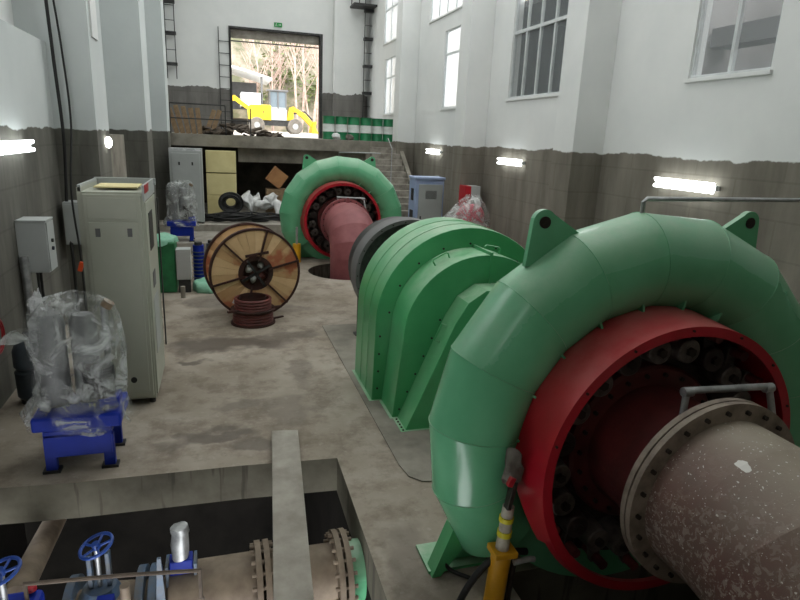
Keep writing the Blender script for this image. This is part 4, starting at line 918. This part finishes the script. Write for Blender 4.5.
for k, (x, y, z, s_, lb) in enumerate(((4.4, 47, 7, 1.5, 'dull green bush high on the slope above the loader'), (7.3, 46, 6, 1.6, 'dull green bush on the slope at the right door edge'), (2.5, 46, 4.8, 1.3, 'green bush beside the shed'), (6.0, 49, 10, 1.8, 'green bush at the top of the slope'))):
    ms = MB(); rnd = random.Random(k)
    for q in range(420):
        d = Vector((rnd.gauss(0, .5), rnd.gauss(0, .5), rnd.gauss(0, .45)))*s_; a = rnd.uniform(0, 6.3); u = Vector((math.cos(a), math.sin(a), rnd.uniform(-.5, .5)))*.16; v = Vector((-u.y, u.x, .1)); ms.quad(d-u, d-v*.6, d+u, d+v*.6)
    o = ms.build('bush', 'leaf', smooth=0, recalc=False); o.location = (x, y, z); tag(o, lb, 'bush')
t = thing('open_shed', (.2, 40, 2.6), 'open shed with white roof beyond the doorway at left', 'shed')
ms = MB(); pts = [(-4+7*k/12, 3.4+.75*math.sin(PI*min(1, (k+3)/15))) for k in range(13)]
ms.prism([(x, z) for x, z in pts]+[(x, z-.12) for x, z in pts[::-1]], -1.5, 3.0, yax()); ms.build('roof', 'shedroof', t)
for x in (-2.0, .6, 2.4): MB().bx(x-.06, x+.06, -1.4, -1.28, 0, 3.5).build('post', 'duct', t, smooth=0)
MB().bx(-4, 2.3, 2.0, 2.2, 0, 3.3).build('rear_wall', 'roomdark', t, smooth=0)
MB().bx(1.2, 2.4, -1.4, 1, 1.7, 2.5).build('white_panel', 'shedroof', t, smooth=0)
MB().bx(-4, 2.0, -1.5, 2.0, 1.0, 1.5).build('low_wall', 'hill', t, smooth=0)
tag(MB().bx(.6, 2.9, 35.6, 35.8, 2.66, 2.72+.0).build('timber_beam', 'timber', smooth=0), 'pale beam lying on the ground behind the loader', 'beam')
def make_loader():
    t = thing('wheel_loader', (3.15, 35.5, 2.66), 'small yellow wheel loader parked outside the doorway', 'loader')
    MB().prism([(-1.45, .75), (-.15, .75), (-.15, 1.55), (-.25, 1.62), (-1.35, 1.6), (-1.5, 1.45)], -.5, .5, yax()).build('engine_hood', 'loader', t, smooth=0, bevel=.04)
    MB().cyl((-.6, -.505, 1.2), (-.6, -.5, 1.2), .05, n=12).build('hood_emblem', 'steel', t)
    MB().bx(-1.5, 1.2, -.35, .35, .45, .78).build('chassis', 'steel', t, smooth=0)
    cb = MB().bx(-.25, .75, -.45, .45, .78, 1.5).build('cab_lower', 'cabgrey', t, smooth=0)
    for x in (-.22, .25, .72):
        for y in (-.42, .42): MB().bx(x-.035, x+.035, y-.035, y+.035, 1.4, 2.4).build('pillar', 'duct', cb, smooth=0)
    MB().bx(-.2, .7, -.4, .4, 1.45, 2.38).build('cab_glass', 'cabglass', cb, smooth=0)
    MB().bx(-.4, .85, -.52, .52, 2.4, 2.5).build('cab_roof', 'duct', t, smooth=0, bevel=.03)
    for x in (-1.0, 1.25):
        for y in (-.55, .55):
            w = MB().lathe([(.18, -.13), (.40, -.15), (.45, -.1), (.45, .1), (.40, .15), (.18, .13)], yax(x, y, .45), 32).build('wheel', 'tyre', t)
            MB().lathe([(0, -.11), (.1, -.12), (.19, -.09), (.19, .09), (0, .1)], yax(x, y, .45), 24).build('wheel_hub', 'loader' if 0 else 'cabgrey', w)
    MB().prism([(.75, .8), (1.2, .8), (1.15, 1.5), (.95, 1.55)], -.3, .3, yax()).build('front_frame', 'loader', t, smooth=0)
    for y in (-.3, .3): MB().prism([(1.0, 1.5), (1.15, 1.62), (1.9, 1.2), (2.5, .55), (2.35, .4), (1.75, .98)], y-.06, y+.06, yax()).build('lift_arm', 'loader', t, smooth=0)
    MB().tube([(1.1, 0, 1.2), (1.9, 0, 1.35), (2.35, 0, .9)], .05, 8).build('tilt_ram', 'steel', t)
    MB().prism([(2.25, .12), (2.95, .08), (2.95, .14), (2.55, .22), (2.45, .45), (2.5, .78), (2.42, .8), (2.3, .55)], -.75, .75, yax()).build('bucket', 'loader', t, smooth=0)
    return t
ld = make_loader(); ld.scale = (.93,)*3; ld.location = (3.0, 35.5, 2.8)
t = thing('excavator_arm', (1.0, 38.5, 2.8), 'yellow machine boom poking in at the left of the doorway', 'boom')
MB().prism([(-.6, 1.9), (.0, 2.1), (.7, 1.6), (1.1, 1.35), (1.05, 1.2), (.6, 1.4), (0, 1.8), (-.6, 1.6)], -.1, .1, yax()).build('boom', 'loader', t, smooth=0)
MB().prism([(-.7, 0), (-.3, 0), (-.3, 1.9), (-.7, 1.9)], -.3, .3, yax()).build('mast', 'loader', t, smooth=0)
